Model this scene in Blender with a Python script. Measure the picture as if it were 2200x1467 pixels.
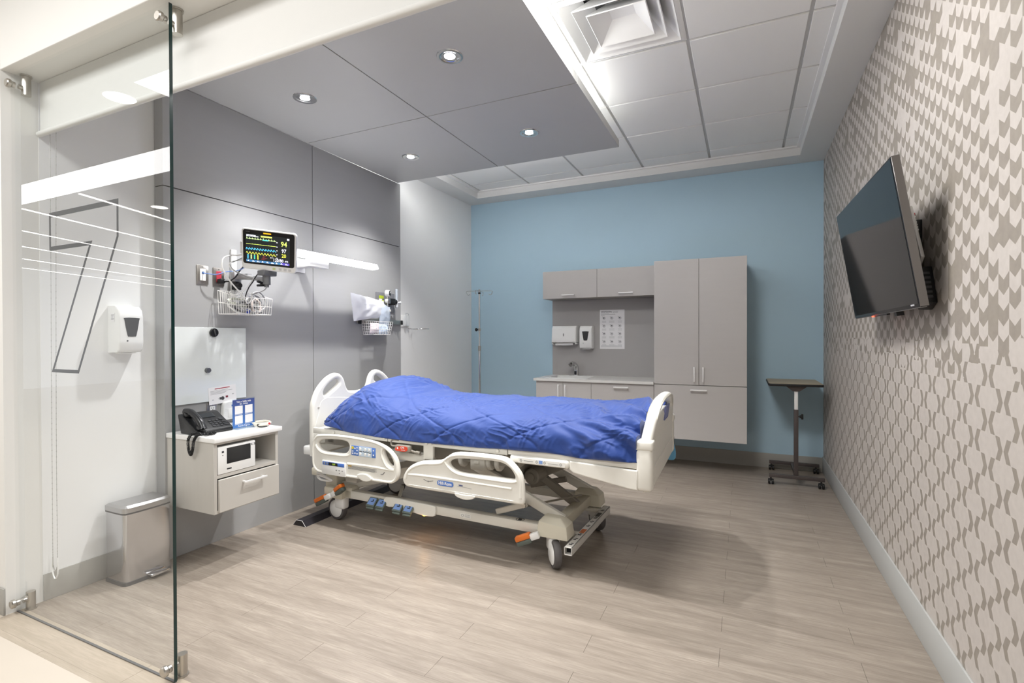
import bpy, bmesh, math, random
from mathutils import Vector, Matrix, noise

random.seed(7)
SC = bpy.context.scene
COL = SC.collection
for _o in list(bpy.data.objects):
    bpy.data.objects.remove(_o)
R = math.radians

# ------------------------------------------------------------------ camera
cam_d = bpy.data.cameras.new('camera')
cam_d.sensor_width = 36.0
cam_d.lens = 1079.45 / 2200 * 36.0
cam_d.clip_start = 0.02
cam_d.clip_end = 100
cam = bpy.data.objects.new('camera', cam_d)
COL.objects.link(cam)
_yaw, _pitch, _roll = -0.4320834, -0.00744481, -0.00305386
_f = Vector((math.sin(_yaw) * math.cos(_pitch), math.cos(_yaw) * math.cos(_pitch), math.sin(_pitch)))
_r = _f.cross(Vector((0, 0, 1))).normalized()
_u = _r.cross(_f)
_c, _s = math.cos(_roll), math.sin(_roll)
_r2, _u2 = _r * _c + _u * _s, _u * _c - _r * _s
cam.matrix_world = Matrix(((_r2.x, _u2.x, -_f.x, 0), (_r2.y, _u2.y, -_f.y, 0), (_r2.z, _u2.z, -_f.z, 1.22), (0, 0, 0, 1)))
SC.camera = cam

# ------------------------------------------------------------------ world, lamps, exposure
W = bpy.data.worlds.new('world')
SC.world = W
W.use_nodes = True
W.node_tree.nodes['Background'].inputs[0].default_value = (0.98, 0.985, 1.0, 1)
W.node_tree.nodes['Background'].inputs[1].default_value = 0.72
SC.view_settings.view_transform = 'Standard'
SC.view_settings.look = 'None'
SC.view_settings.gamma = 1
SC.view_settings.use_curve_mapping = False
SC.view_settings.exposure = 0.5


def area(name, loc, sx, sy, power, rot=(0, 0, 0), col=(1, 1, 1), spread=180):
    d = bpy.data.lights.new(name, 'AREA')
    d.shape = 'RECTANGLE'
    d.size, d.size_y = sx, sy
    d.energy = power
    d.color = col
    d.spread = R(spread)
    o = bpy.data.objects.new(name, d)
    COL.objects.link(o)
    o.location = loc
    o.rotation_euler = rot
    return o


WARM = (1.0, 0.99, 0.98)
# area lights over the open corridor: added fill, then the strip mirrored in the glass
area('corridor_area_light', (-2.2, -0.3, 2.98), 3.2, 0.9, 58, col=WARM)
area('corridor_area_light', (-6.9, -0.88, 2.98), 5.4, 0.42, 55, col=WARM)
# added fill light under the room ceiling, out of view, to brighten the walls
area('room_fill', (-0.588, 2.07, 2.868), 0.55, 0.55, 34, col=(1, 0.99, 0.97))
# cove strips lying on top of the lowered ceiling panel
area('cove_lamp', (-1.12, 2.55, 2.70), 0.35, 1.7, 5.5, rot=(math.pi, 0, 0), col=(0.99, 0.99, 1))
area('cove_lamp', (-2.05, 3.52, 2.70), 1.4, 0.3, 20, rot=(math.pi, 0, 0), col=(0.99, 0.99, 1))


# ------------------------------------------------------------------ materials
def lin(h):
    h = h.lstrip('#')
    out = []
    for i in (0, 2, 4):
        c = int(h[i:i + 2], 16) / 255
        out.append(c / 12.92 if c <= 0.04045 else ((c + 0.055) / 1.055) ** 2.4)
    return (*out, 1.0)


class N:
    """small node-tree helper"""
    def __init__(s, name):
        s.m = bpy.data.materials.new(name)
        s.m.use_nodes = True
        s.t = s.m.node_tree
        s.p = s.t.nodes['Principled BSDF']

    def n(s, typ, **kw):
        d = s.t.nodes.new(typ)
        for k, v in kw.items():
            setattr(d, k, v)
        return d

    def l(s, a, b):
        s.t.links.new(a, b)

    def math(s, op, a, b=None, clamp=False):
        d = s.n('ShaderNodeMath', operation=op, use_clamp=clamp)
        for i, v in enumerate((a, b)):
            if v is None:
                continue
            if isinstance(v, (int, float)):
                d.inputs[i].default_value = v
            else:
                s.l(v, d.inputs[i])
        return d.outputs[0]

    def mix(s, fac, a, b):
        d = s.n('ShaderNodeMix', data_type='RGBA')
        for sock, v in ((d.inputs['Factor'], fac), (d.inputs['A'], a), (d.inputs['B'], b)):
            if isinstance(v, (int, float)):
                sock.default_value = v
            elif isinstance(v, tuple):
                sock.default_value = v
            else:
                s.l(v, sock)
        return d.outputs['Result']


MATS = {}


def mat(name, col, rough=0.5, metal=0.0, emit=0.0, ecol=None, vary=0.0, vscale=8.0, bump=0.0, bscale=60.0, coat=0.0, spec=0.5, stretch=None, sheen=0.0):
    if name in MATS:
        return MATS[name]
    k = N(name)
    p = k.p
    p.inputs['Base Color'].default_value = lin(col)
    p.inputs['Roughness'].default_value = rough
    p.inputs['Metallic'].default_value = metal
    p.inputs['Specular IOR Level'].default_value = spec
    p.inputs['Coat Weight'].default_value = coat
    p.inputs['Sheen Weight'].default_value = sheen
    if emit:
        p.inputs['Emission Color'].default_value = lin(ecol or col)
        p.inputs['Emission Strength'].default_value = emit
    if vary or bump:
        tc = k.n('ShaderNodeTexCoord')
        mp = k.n('ShaderNodeMapping')
        if stretch:
            mp.inputs['Scale'].default_value = stretch
        k.l(tc.outputs['Object'], mp.inputs[0])
    if vary:
        nz = k.n('ShaderNodeTexNoise')
        nz.inputs['Scale'].default_value = vscale
        nz.inputs['Detail'].default_value = 4
        k.l(mp.outputs[0], nz.inputs['Vector'])
        c = lin(col)
        lo = tuple(x * (1 - vary) for x in c[:3]) + (1,)
        hi = tuple(min(1, x * (1 + vary)) for x in c[:3]) + (1,)
        k.l(k.mix(nz.outputs[0], lo, hi), p.inputs['Base Color'])
    if bump:
        n2 = k.n('ShaderNodeTexNoise')
        n2.inputs['Scale'].default_value = bscale
        n2.inputs['Detail'].default_value = 3
        k.l(mp.outputs[0], n2.inputs['Vector'])
        bp = k.n('ShaderNodeBump')
        bp.inputs['Strength'].default_value = bump
        bp.inputs['Distance'].default_value = 0.002
        k.l(n2.outputs[0], bp.inputs['Height'])
        k.l(bp.outputs[0], p.inputs['Normal'])
    MATS[name] = k.m
    return k.m


def glassy(name, tint, refl=1.0, alpha=0.0, acol='#ffffff'):
    """clear sheet: Fresnel mirror over a tinted see-through; alpha adds a milky film"""
    k = N(name)
    out = k.t.nodes['Material Output']
    k.t.nodes.remove(k.p)
    tr = k.n('ShaderNodeBsdfTransparent')
    tr.inputs[0].default_value = lin(tint)
    gl = k.n('ShaderNodeBsdfGlossy')
    gl.inputs['Roughness'].default_value = 0.0
    fr = k.n('ShaderNodeFresnel')
    fr.inputs[0].default_value = 1.5
    geo = k.n('ShaderNodeNewGeometry')
    front = k.math('SUBTRACT', 1.0, geo.outputs['Backfacing'])
    fac = k.math('MULTIPLY', k.math('MULTIPLY', fr.outputs[0], refl), front)
    mx = k.n('ShaderNodeMixShader')
    k.l(fac, mx.inputs[0])
    base = tr.outputs[0]
    if alpha:
        df = k.n('ShaderNodeBsdfDiffuse')
        df.inputs[0].default_value = lin(acol)
        m2 = k.n('ShaderNodeMixShader')
        m2.inputs[0].default_value = alpha
        k.l(base, m2.inputs[1])
        k.l(df.outputs[0], m2.inputs[2])
        base = m2.outputs[0]
    k.l(base, mx.inputs[1])
    k.l(gl.outputs[0], mx.inputs[2])
    k.l(mx.outputs[0], out.inputs[0])
    MATS[name] = k.m
    return k.m


# ------------------------------------------------------------------ mesh building
FRONT = Matrix(((1, 0, 0, 0), (0, 0, -1, 0), (0, 1, 0, 0), (0, 0, 0, 1)))   # xy drawing -> upright, facing local -y


TINY = {'small_captions', 'markings', 'text_lines', 'spacers', 'screws', 'function_keys', 'standoffs', 'caption_column', 'red_caption', 'sockets', 'fine_print', 'key_symbols', 'pictogram', 'rivets'}


class B:
    def __init__(s):
        s.bm = bmesh.new()
        s.mi = 0

    def _tag(s, before):
        if s.mi:
            for f in s.bm.faces:
                if f not in before:
                    f.material_index = s.mi

    def box(s, x0, x1, y0, y1, z0, z1, bev=0.0, seg=2, M=None):
        before = set(s.bm.faces) if s.mi else ()
        vs = [s.bm.verts.new((x, y, z)) for z in (z0, z1) for y in (y0, y1) for x in (x0, x1)]
        fs = [s.bm.faces.new([vs[i] for i in q]) for q in ((0, 2, 3, 1), (4, 5, 7, 6), (0, 1, 5, 4), (2, 6, 7, 3), (0, 4, 6, 2), (1, 3, 7, 5))]
        if bev:
            es = list({e for f in fs for e in f.edges})
            r = bmesh.ops.bevel(s.bm, geom=es, offset=bev, segments=seg, profile=0.5, affect='EDGES')
            vs = list({v for f in r['faces'] for v in f.verts} | {v for v in vs if v.is_valid})
        if M is not None:
            bmesh.ops.transform(s.bm, matrix=M, verts=vs)
        s._tag(before)
        return s

    def cyl(s, p0, p1, r, seg=16, r2=None, bev=0.0):
        p0, p1 = Vector(p0), Vector(p1)
        L = (p1 - p0).length
        r2 = r if r2 is None else r2
        if bev:
            return s.lathe([(0, 0), (r - bev, 0), (r, bev), (r2, L - bev), (r2 - bev, L), (0, L)], p0, p1 - p0, seg)
        return s.lathe([(0, 0), (r, 0), (r2, L), (0, L)], p0, p1 - p0, seg)

    def lathe(s, prof, o=(0, 0, 0), d=(0, 0, 1), seg=24):
        before = set(s.bm.faces) if s.mi else ()
        q = Vector((0, 0, 1)).rotation_difference(Vector(d).normalized()).to_matrix()
        o = Vector(o)
        rings = []
        for r, h in prof:
            if r < 1e-7:
                rings.append([s.bm.verts.new(o + q @ Vector((0, 0, h)))])
            else:
                rings.append([s.bm.verts.new(o + q @ Vector((r * math.cos(2 * math.pi * i / seg), r * math.sin(2 * math.pi * i / seg), h))) for i in range(seg)])
        for a, b in zip(rings, rings[1:]):
            for i in range(seg):
                j = (i + 1) % seg
                if len(a) == 1 and len(b) == 1:
                    break
                if len(a) == 1:
                    s.bm.faces.new((a[0], b[j], b[i]))
                elif len(b) == 1:
                    s.bm.faces.new((a[i], a[j], b[0]))
                else:
                    s.bm.faces.new((a[i], a[j], b[j], b[i]))
        s._tag(before)
        return s

    def ball(s, c, r, sx=1, sy=1, sz=1, seg=14):
        n = max(4, seg // 2)
        before = set(s.bm.faces) if s.mi else ()
        k0 = len(s.bm.verts)
        s.lathe([(r * math.sin(math.pi * i / n), -r * math.cos(math.pi * i / n)) for i in range(n + 1)], (0, 0, 0), (0, 0, 1), seg)
        s.bm.verts.ensure_lookup_table()
        for v in s.bm.verts[k0:]:
            v.co = Vector((v.co.x * sx + c[0], v.co.y * sy + c[1], v.co.z * sz + c[2]))
        s._tag(before)
        return s

    def tube(s, pts, r, seg=8, closed=False, smooth=0):
        before = set(s.bm.faces) if s.mi else ()
        pts = [Vector(p) for p in pts]
        if smooth:
            pts = catmull(pts, smooth, closed)
        n = len(pts)
        tg = []
        for i in range(n):
            a = pts[(i - 1) % n] if closed or i else pts[0]
            b = pts[(i + 1) % n] if closed or i < n - 1 else pts[-1]
            tg.append((b - a).normalized())
        up = Vector((0, 0, 1)) if abs(tg[0].z) < 0.9 else Vector((1, 0, 0))
        nv = (up - tg[0] * up.dot(tg[0])).normalized()
        rings = []
        for i in range(n):
            nv = (nv - tg[i] * nv.dot(tg[i])).normalized()
            bn = tg[i].cross(nv)
            rr = r[i] if isinstance(r, (list, tuple)) else r
            rings.append([s.bm.verts.new(pts[i] + (nv * math.cos(2 * math.pi * k / seg) + bn * math.sin(2 * math.pi * k / seg)) * rr) for k in range(seg)])
        for i in range(n if closed else n - 1):
            a, b = rings[i], rings[(i + 1) % n]
            for k in range(seg):
                s.bm.faces.new((a[k], a[(k + 1) % seg], b[(k + 1) % seg], b[k]))
        if not closed:
            s.bm.faces.new(rings[0][::-1])
            s.bm.faces.new(rings[-1])
        s._tag(before)
        return s

    def grid(s, fn, nu, nv, flip=False):
        before = set(s.bm.faces) if s.mi else ()
        g = [[s.bm.verts.new(fn(i / nu, j / nv)) for j in range(nv + 1)] for i in range(nu + 1)]
        for i in range(nu):
            for j in range(nv):
                q = (g[i][j], g[i + 1][j], g[i + 1][j + 1], g[i][j + 1])
                s.bm.faces.new(q[::-1] if flip else q)
        s._tag(before)
        return s

    def face(s, pts):
        before = set(s.bm.faces) if s.mi else ()
        s.bm.faces.new([s.bm.verts.new(p) for p in pts])
        s._tag(before)
        return s

    def hull(s, bot, top):
        """solid between two equal-count loops"""
        before = set(s.bm.faces) if s.mi else ()
        a = [s.bm.verts.new(p) for p in bot]
        b = [s.bm.verts.new(p) for p in top]
        n = len(a)
        s.bm.faces.new(a[::-1])
        s.bm.faces.new(b)
        for i in range(n):
            s.bm.faces.new((a[i], a[(i + 1) % n], b[(i + 1) % n], b[i]))
        s._tag(before)
        return s

    def mesh(s, me, M=None):
        before = set(s.bm.faces) if s.mi else ()
        k0 = len(s.bm.verts)
        s.bm.from_mesh(me)
        s.bm.verts.ensure_lookup_table()
        if M is not None:
            bmesh.ops.transform(s.bm, matrix=M, verts=s.bm.verts[k0:])
        bpy.data.meshes.remove(me)
        if s.mi:
            s._tag(before)
        else:
            for f in s.bm.faces:
                if f.verts[0].index >= k0 or f.verts[0].index < 0:
                    pass
        return s

    def plate(s, outline, d0, d1, bev=0.0, holes=(), seg=2, M=FRONT):
        """outline in (x, z); solid from depth d0 (front, smaller y) to d1"""
        me = shape2d(outline, holes, abs(d1 - d0), bev, seg)
        mid = Matrix.Translation((0, (d0 + d1) / 2, 0)) if M is FRONT else Matrix.Translation((0, 0, (d0 + d1) / 2))
        return s.mesh(me, mid @ M if M is FRONT else M @ mid)

    def text(s, body, size, x=0.0, z=0.0, y=0.0, t=0.0004, align='CENTER', bold=0.0, M=None, sx=1.0):
        f = bpy.data.curves.new('t', 'FONT')
        f.body = body
        f.size = size
        f.extrude = t
        f.resolution_u = 2
        f.offset = bold * size
        f.align_x = align
        f.align_y = 'CENTER'
        o = bpy.data.objects.new('t', f)
        me = bpy.data.meshes.new_from_object(o)
        bpy.data.objects.remove(o)
        bpy.data.curves.remove(f)
        base = Matrix.Translation((x, y, z)) @ FRONT @ Matrix.Diagonal((sx, 1, 1, 1))
        return s.mesh(me, base if M is None else M @ base)

    def move(s, M):
        bmesh.ops.transform(s.bm, matrix=M, verts=s.bm.verts)
        return s

    def done(s, name, mats, parent=None, smooth=40, **props):
        bm = s.bm
        for f in bm.faces:
            f.smooth = True
        bmesh.ops.recalc_face_normals(bm, faces=bm.faces)
        me = bpy.data.meshes.new(name)
        bm.to_mesh(me)
        bm.free()
        for m in (mats if isinstance(mats, (list, tuple)) else [mats]):
            me.materials.append(m)
        me.set_sharp_from_angle(angle=R(smooth))
        o = bpy.data.objects.new(name, me)
        COL.objects.link(o)
        if parent is not None:
            o.parent = parent
        if name in TINY:
            o['kind'] = 'stuff'
        for k, v in props.items():
            o[k] = v
        return o


def shape2d(outline, holes, depth, bev, seg):
    cu = bpy.data.curves.new('t', 'CURVE')
    cu.dimensions = '2D'
    cu.fill_mode = 'BOTH'
    cu.extrude = max(depth / 2 - bev, 0)
    cu.bevel_depth = bev
    cu.offset = -bev
    cu.bevel_resolution = seg
    for loop in (outline, *holes):
        sp = cu.splines.new('POLY')
        sp.points.add(len(loop) - 1)
        for p, c in zip(sp.points, loop):
            p.co = (c[0], c[1], 0, 1)
        sp.use_cyclic_u = True
    o = bpy.data.objects.new('t', cu)
    me = bpy.data.meshes.new_from_object(o)
    bpy.data.objects.remove(o)
    bpy.data.curves.remove(cu)
    return me


def catmull(pts, k, closed=False):
    pts = [Vector(p) for p in pts]
    n = len(pts)
    out = []
    for i in range(n if closed else n - 1):
        g = (lambda q: pts[q % n]) if closed else (lambda q: pts[max(0, min(n - 1, q))])
        p0, p1, p2, p3 = g(i - 1), g(i), g(i + 1), g(i + 2)
        for j in range(k):
            t = j / k
            out.append(0.5 * (2 * p1 + (p2 - p0) * t + (2 * p0 - 5 * p1 + 4 * p2 - p3) * t * t + (3 * p1 - p0 - 3 * p2 + p3) * t ** 3))
    if not closed:
        out.append(pts[-1])
    return out


def loop2(pts, k=4):
    """smooth closed 2-D outline"""
    return [(v.x, v.y) for v in catmull([Vector((p[0], p[1], 0)) for p in pts], k, True)]


def rrect(x0, x1, z0, z1, r, n=5):
    out = []
    for cx, cz, a0 in ((x1 - r, z0 + r, -90), (x1 - r, z1 - r, 0), (x0 + r, z1 - r, 90), (x0 + r, z0 + r, 180)):
        for i in range(n + 1):
            a = R(a0 + 90 * i / n)
            out.append((cx + r * math.cos(a), cz + r * math.sin(a)))
    return out


def ring(cx, cz, rx, rz=None, n=24):
    rz = rx if rz is None else rz
    return [(cx + rx * math.cos(2 * math.pi * i / n), cz + rz * math.sin(2 * math.pi * i / n)) for i in range(n)]


def thing(name, label, cat, loc=(0, 0, 0), rz=0.0, group=None, rot=None):
    o = bpy.data.objects.new(name, None)
    o.empty_display_size = 0.05
    COL.objects.link(o)
    o.location = loc
    o.rotation_euler = rot or (0, 0, R(rz))
    return tag(o, label, cat, group)


def tag(o, label, cat, group=None):
    o['label'] = label
    o['category'] = cat
    if group:
        o['group'] = group
    return o


def struct(o):
    o['kind'] = 'structure'
    return o


def tree_copy(o, loc, rot=None, label=None):
    c = o.copy()
    COL.objects.link(c)
    c.location = loc
    if rot is not None:
        c.rotation_euler = rot
    if label:
        c['label'] = label
    for ch in o.children:
        d = ch.copy()
        COL.objects.link(d)
        d.parent = c
        for g in ch.children:
            e = g.copy()
            COL.objects.link(e)
            e.parent = d
    return c


M_WHITE = mat('white_paint', '#e2e2e0', 0.6, bump=0.05, bscale=300)
M_TRIMW = mat('white_metal', '#f1f1f0', 0.4)
M_CHROME = mat('chrome', '#d8d8d8', 0.12, 1.0)
M_STEEL = mat('brushed_nickel', '#bdb9b2', 0.32, 1.0)
M_BLACK = mat('black_plastic', '#17181a', 0.4)
M_RUBBER = mat('dark_rubber', '#2b2a2c', 0.7)
M_WPLAS = mat('white_plastic', '#f0f0ee', 0.32)
M_CREAM = mat('cream_plastic', '#ebe9e1', 0.42, spec=0.4)
M_CREAMP = mat('cream_painted_steel', '#dfdcd3', 0.45)
M_GREY = mat('grey_plastic', '#8f8f8e', 0.5)
M_DGREY = mat('dark_grey_plastic', '#4a4a4c', 0.5)
M_GAP = mat('shadow_gap', '#1e1e20', 0.9)
M_INK = mat('black_print', '#3b3b3d', 0.8)
M_INKL = mat('grey_print', '#a9a9aa', 0.8)
M_PAPER = mat('paper', '#f0eff0', 0.7)
M_BLUEP = mat('blue_print', '#4a74c4', 0.5)
# ================================================================== the room shell
X0, X1, YB, ZS = -2.96, 0.65, 5.26, 2.80


def floor_mat(name='grey_oak_vinyl', lift=0.0):
    k = N(name)
    tc = k.n('ShaderNodeTexCoord')
    oi = k.n('ShaderNodeObjectInfo')
    rnd = oi.outputs['Random']
    off = k.n('ShaderNodeVectorMath', operation='MULTIPLY_ADD')
    k.l(rnd, off.inputs[0])
    off.inputs[1].default_value = (37.0, 91.0, 13.0)
    k.l(tc.outputs['Object'], off.inputs[2])
    mp = k.n('ShaderNodeMapping')
    mp.inputs['Scale'].default_value = (1.4, 15.0, 1.0)
    geo = k.n('ShaderNodeNewGeometry')
    k.l(geo.outputs['Position'], mp.inputs[0])
    n1 = k.n('ShaderNodeTexNoise')
    n1.inputs['Scale'].default_value = 1.4
    n1.inputs['Detail'].default_value = 9
    n1.inputs['Roughness'].default_value = 0.68
    n1.inputs['Distortion'].default_value = 0.25
    k.l(mp.outputs[0], n1.inputs['Vector'])
    mp2 = k.n('ShaderNodeMapping')
    mp2.inputs['Scale'].default_value = (14.0, 210.0, 1.0)
    k.l(off.outputs[0], mp2.inputs[0])
    n2 = k.n('ShaderNodeTexNoise')
    n2.inputs['Scale'].default_value = 1.0
    n2.inputs['Detail'].default_value = 4
    k.l(mp2.outputs[0], n2.inputs['Vector'])
    r1 = k.n('ShaderNodeMapRange')
    r1.inputs[1].default_value, r1.inputs[2].default_value = 0.34, 0.68
    k.l(n1.outputs[0], r1.inputs[0])
    r2 = k.n('ShaderNodeMapRange')
    r2.inputs[1].default_value, r2.inputs[2].default_value = 0.35, 0.7
    k.l(n2.outputs[0], r2.inputs[0])
    c = k.mix(r1.outputs[0], lin('#867b70'), lin('#aca195'))
    c = k.mix(k.math('MULTIPLY', r2.outputs[0], 0.62), c, lin('#80766b'))
    c = k.mix(k.math('MULTIPLY', rnd, 0.14), c, lin('#a2978b'))
    if lift:
        c = k.mix(lift, c, lin('#cdbfa9'))
    k.l(c, k.p.inputs['Base Color'])
    rr = k.math('MULTIPLY_ADD', n2.outputs[0], 0.14)
    rr.node.inputs[2].default_value = 0.32
    k.l(rr, k.p.inputs['Roughness'])
    k.p.inputs['Specular IOR Level'].default_value = 0.5
    bp = k.n('ShaderNodeBump')
    bp.inputs['Strength'].default_value = 0.10
    bp.inputs['Distance'].default_value = 0.001
    k.l(n2.outputs[0], bp.inputs['Height'])
    k.l(bp.outputs[0], k.p.inputs['Normal'])
    return k.m


def wallpaper_mat():
    """printed paper: two-tone chevrons above, outlined hexagons below"""
    k = N('chevron_wallpaper')
    tc = k.n('ShaderNodeTexCoord')
    sp = k.n('ShaderNodeSeparateXYZ')
    k.l(tc.outputs['Object'], sp.inputs[0])
    y, z = sp.outputs[1], sp.outputs[2]
    A, Hh = 0.192, 0.067
    zz = k.math('DIVIDE', z, Hh)
    # upper: chevron-ended blocks in narrow columns, some swapped at random
    cx = k.math('MULTIPLY', y, 3 / A)
    ci = k.math('FLOOR', cx)
    cf = k.math('FRACT', cx)
    par = k.math('MODULO', k.math('ADD', ci, 400.0), 2.0)
    tri = k.math('ABSOLUTE', k.math('SUBTRACT', cf, 0.5))
    h1 = k.math('ADD', k.math('ADD', k.math('DIVIDE', z, 0.043), par), k.math('MULTIPLY', tri, -1.0))
    cell = k.math('FLOOR', h1)
    cmb = k.n('ShaderNodeCombineXYZ')
    k.l(ci, cmb.inputs[0])
    k.l(cell, cmb.inputs[1])
    wn = k.n('ShaderNodeTexWhiteNoise', noise_dimensions='2D')
    k.l(cmb.outputs[0], wn.inputs['Vector'])
    odd = k.math('MODULO', k.math('ADD', cell, 400.0), 2.0)
    flip = k.math('LESS_THAN', wn.outputs[0], 0.08)
    up = k.math('ABSOLUTE', k.math('SUBTRACT', odd, flip))
    # lower: hexagons with dark side bars
    row = k.math('FLOOR', zz)
    zf = k.math('FRACT', zz)
    rp = k.math('MODULO', k.math('ADD', row, 400.0), 2.0)
    xh = k.math('FRACT', k.math('ADD', k.math('DIVIDE', y, A), k.math('MULTIPLY', rp, 0.5)))
    d = k.math('MINIMUM', xh, k.math('SUBTRACT', 1.0, xh))
    sl = k.math('MULTIPLY', k.math('ABSOLUTE', k.math('SUBTRACT', zf, 0.46)), 0.18)
    d2 = k.math('SUBTRACT', d, sl)
    lo = k.math('MULTIPLY', k.math('GREATER_THAN', d2, 0.014), k.math('LESS_THAN', d2, 0.150))
    wob = k.n('ShaderNodeTexNoise')
    wob.inputs['Scale'].default_value = 5.0
    k.l(tc.outputs['Object'], wob.inputs['Vector'])
    sel = k.math('GREATER_THAN', k.math('ADD', z, k.math('MULTIPLY', k.math('SUBTRACT', wn.outputs[0], 0.5), 0.16)), 1.16)
    mask = k.math('ADD', k.math('MULTIPLY', up, sel), k.math('MULTIPLY', lo, k.math('SUBTRACT', 1.0, sel)))
    nz = k.n('ShaderNodeTexNoise')
    nz.inputs['Scale'].default_value = 45.0
    nz.inputs['Detail'].default_value = 5
    k.l(tc.outputs['Object'], nz.inputs['Vector'])
    n3 = k.n('ShaderNodeTexNoise')
    n3.inputs['Scale'].default_value = 9.0
    k.l(tc.outputs['Object'], n3.inputs['Vector'])
    light = k.mix(nz.outputs[0], lin('#bdb6b0'), lin('#ccc5bf'))
    dark = k.mix(nz.outputs[0], lin('#8b837d'), lin('#a19991'))
    dark = k.mix(k.math('MULTIPLY', n3.outputs[0], 0.5), dark, lin('#9c9584'))
    k.l(k.mix(mask, light, dark), k.p.inputs['Base Color'])
    k.p.inputs['Roughness'].default_value = 0.65
    return k.m


M_FLOOR = floor_mat()
M_SILL = floor_mat('threshold_oak_vinyl', 0.35)
M_WALLP = wallpaper_mat()
M_BLUE = mat('blue_wall_paint', '#b3d0e1', 0.55, bump=0.04, bscale=300)
M_PANEL = mat('grey_laminate_panel', '#a6a6a6', 0.55, spec=0.3, vary=0.03, vscale=3, stretch=(1, 1, 12))
M_SOFFIT = mat('ceiling_panel_laminate', '#bcbcba', 0.45, vary=0.03, vscale=3)
M_TILE = mat('ceiling_tile', '#f2f2f0', 0.8, bump=0.12, bscale=400)
M_GRIDM = mat('ceiling_grid_metal', '#c9c9c7', 0.5)
M_BASE = mat('grey_vinyl_base', '#a7a59f', 0.5)
M_BASEB = mat('pale_vinyl_base', '#b9bab8', 0.5)
M_BEIGE = mat('beige_sheet_vinyl', '#c6bcaf', 0.4, vary=0.03, vscale=2)
M_CORRW = mat('corridor_paint', '#e6e5e1', 0.6)

# floor: slab, then every plank a part
fb = B()
fb.box(X0, X1, 0.985, YB, -0.06, -0.0045)
floor = struct(fb.done('floor', M_GAP))
PW, PL = 0.1235, 0.963
_unit = None
row = math.floor((0.985 - 2.368) / PW)
while 2.368 + row * PW < YB:
    ya, yb = max(2.368 + row * PW, 0.985), min(2.368 + (row + 1) * PW, YB)
    j0 = (-0.564 if row % 2 == 0 else -0.084)
    n0 = math.floor((X0 - j0) / PL)
    while j0 + n0 * PL < X1:
        xa, xb = max(j0 + n0 * PL, X0), min(j0 + (n0 + 1) * PL, X1)
        n0 += 1
        if xb - xa < 0.02 or yb - ya < 0.01:
            continue
        full = yb > 1.14 and abs(xb - xa - PL) < 1e-6 and abs(yb - ya - PW) < 1e-6
        if full and _unit is not None:
            pl = bpy.data.objects.new('plank', _unit)
            COL.objects.link(pl)
            pl.parent = floor
        else:
            w, d = xb - xa, yb - ya
            b = B()
            b.box(-w / 2 + 0.0005, w / 2 - 0.0005, -d / 2 + 0.0002, d / 2 - 0.0002, -0.004, 0.0)
            pl = b.done('plank', M_SILL if yb < 1.14 else M_FLOOR, floor)
            if full:
                _unit = pl.data
        pl.location = ((xa + xb) / 2, (ya + yb) / 2, 0)
    row += 1

b = B()
b.box(-16, 4.5, -9, 0.985, -0.06, 0.0)
b.box(-16, X0, 0.985, 1.2, -0.06, 0.0)
b.box(X1, 4.5, 0.985, 1.2, -0.06, 0.0)
struct(b.done('floor_corridor', M_BEIGE))

b = B()
b.box(-3.1, 0.8, YB, YB + 0.1, -0.05, 2.95)
struct(b.done('wall_back', M_BLUE))
b = B()
b.box(X1, X1 + 0.12, 1.07, YB, -0.05, 2.95)
struct(b.done('wall_right', M_WALLP))
b = B()
b.box(-3.1, X0, 1.2, YB, -0.05, 2.95)
wl = struct(b.done('wall_left', mat('bright_white_paint', '#f0f0ef', 0.6, bump=0.05, bscale=300)))
b = B()
b.box(X0, -2.915, 1.708, 3.782, 0.0, 2.64)
b.done('backing', M_GAP, wl)
for ya, yb in ((1.70, 2.7472), (2.7528, 3.79)):
    for za, zb in ((0.0, 2.057), (2.0625, 2.638)):
        b = B()
        b.box(-2.956, -2.88, ya, yb, za, zb, 0.0008, 1)
        b.done('panel', M_PANEL, wl)

# skirting
b = B()
b.box(X0, X0 + 0.006, 1.2, 1.70, 0, 0.125, 0.002)
b.box(X0, X0 + 0.006, 3.79, YB, 0, 0.13, 0.002)
struct(b.done('baseboard_left', M_BASE))
b = B()
b.box(X0 + 0.006, X1 - 0.008, YB - 0.007, YB, 0, 0.135, 0.002)
struct(b.done('baseboard_back', M_BASE))
b = B()
b.box(X1 - 0.008, X1, 1.1, YB, 0, 0.145, 0.002)
struct(b.done('baseboard_right', M_BASEB))

# front: jamb pier, header, corridor shell
b = B()
b.box(-16, -2.962, 1.07, 1.2, -0.05, 3.05)
struct(b.done('wall_front', M_CORRW))
b = B()
b.box(-16, -2.962, 1.062, 1.07, 0, 0.118, 0.002)
struct(b.done('baseboard_front', M_BASE))
b = B()
b.box(-2.962, 0.9, 1.07, 1.46, 2.402, 3.05, 0.002, 1)
struct(b.done('wall_header', M_CORRW))
b = B()
b.box(X1 + 0.001, 4.5, 0.99, 1.069, -0.05, 3.05)
struct(b.done('wall_front_right', M_CORRW))
b = B()
b.box(-16, 4.5, -9, 1.07, 3.0, 3.1)
struct(b.done('ceiling_corridor', M_WHITE))
b = B()
b.box(-16, 4.5, -9.1, -9.0, -0.05, 3.05)
struct(b.done('wall_corridor', M_CORRW))

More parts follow.
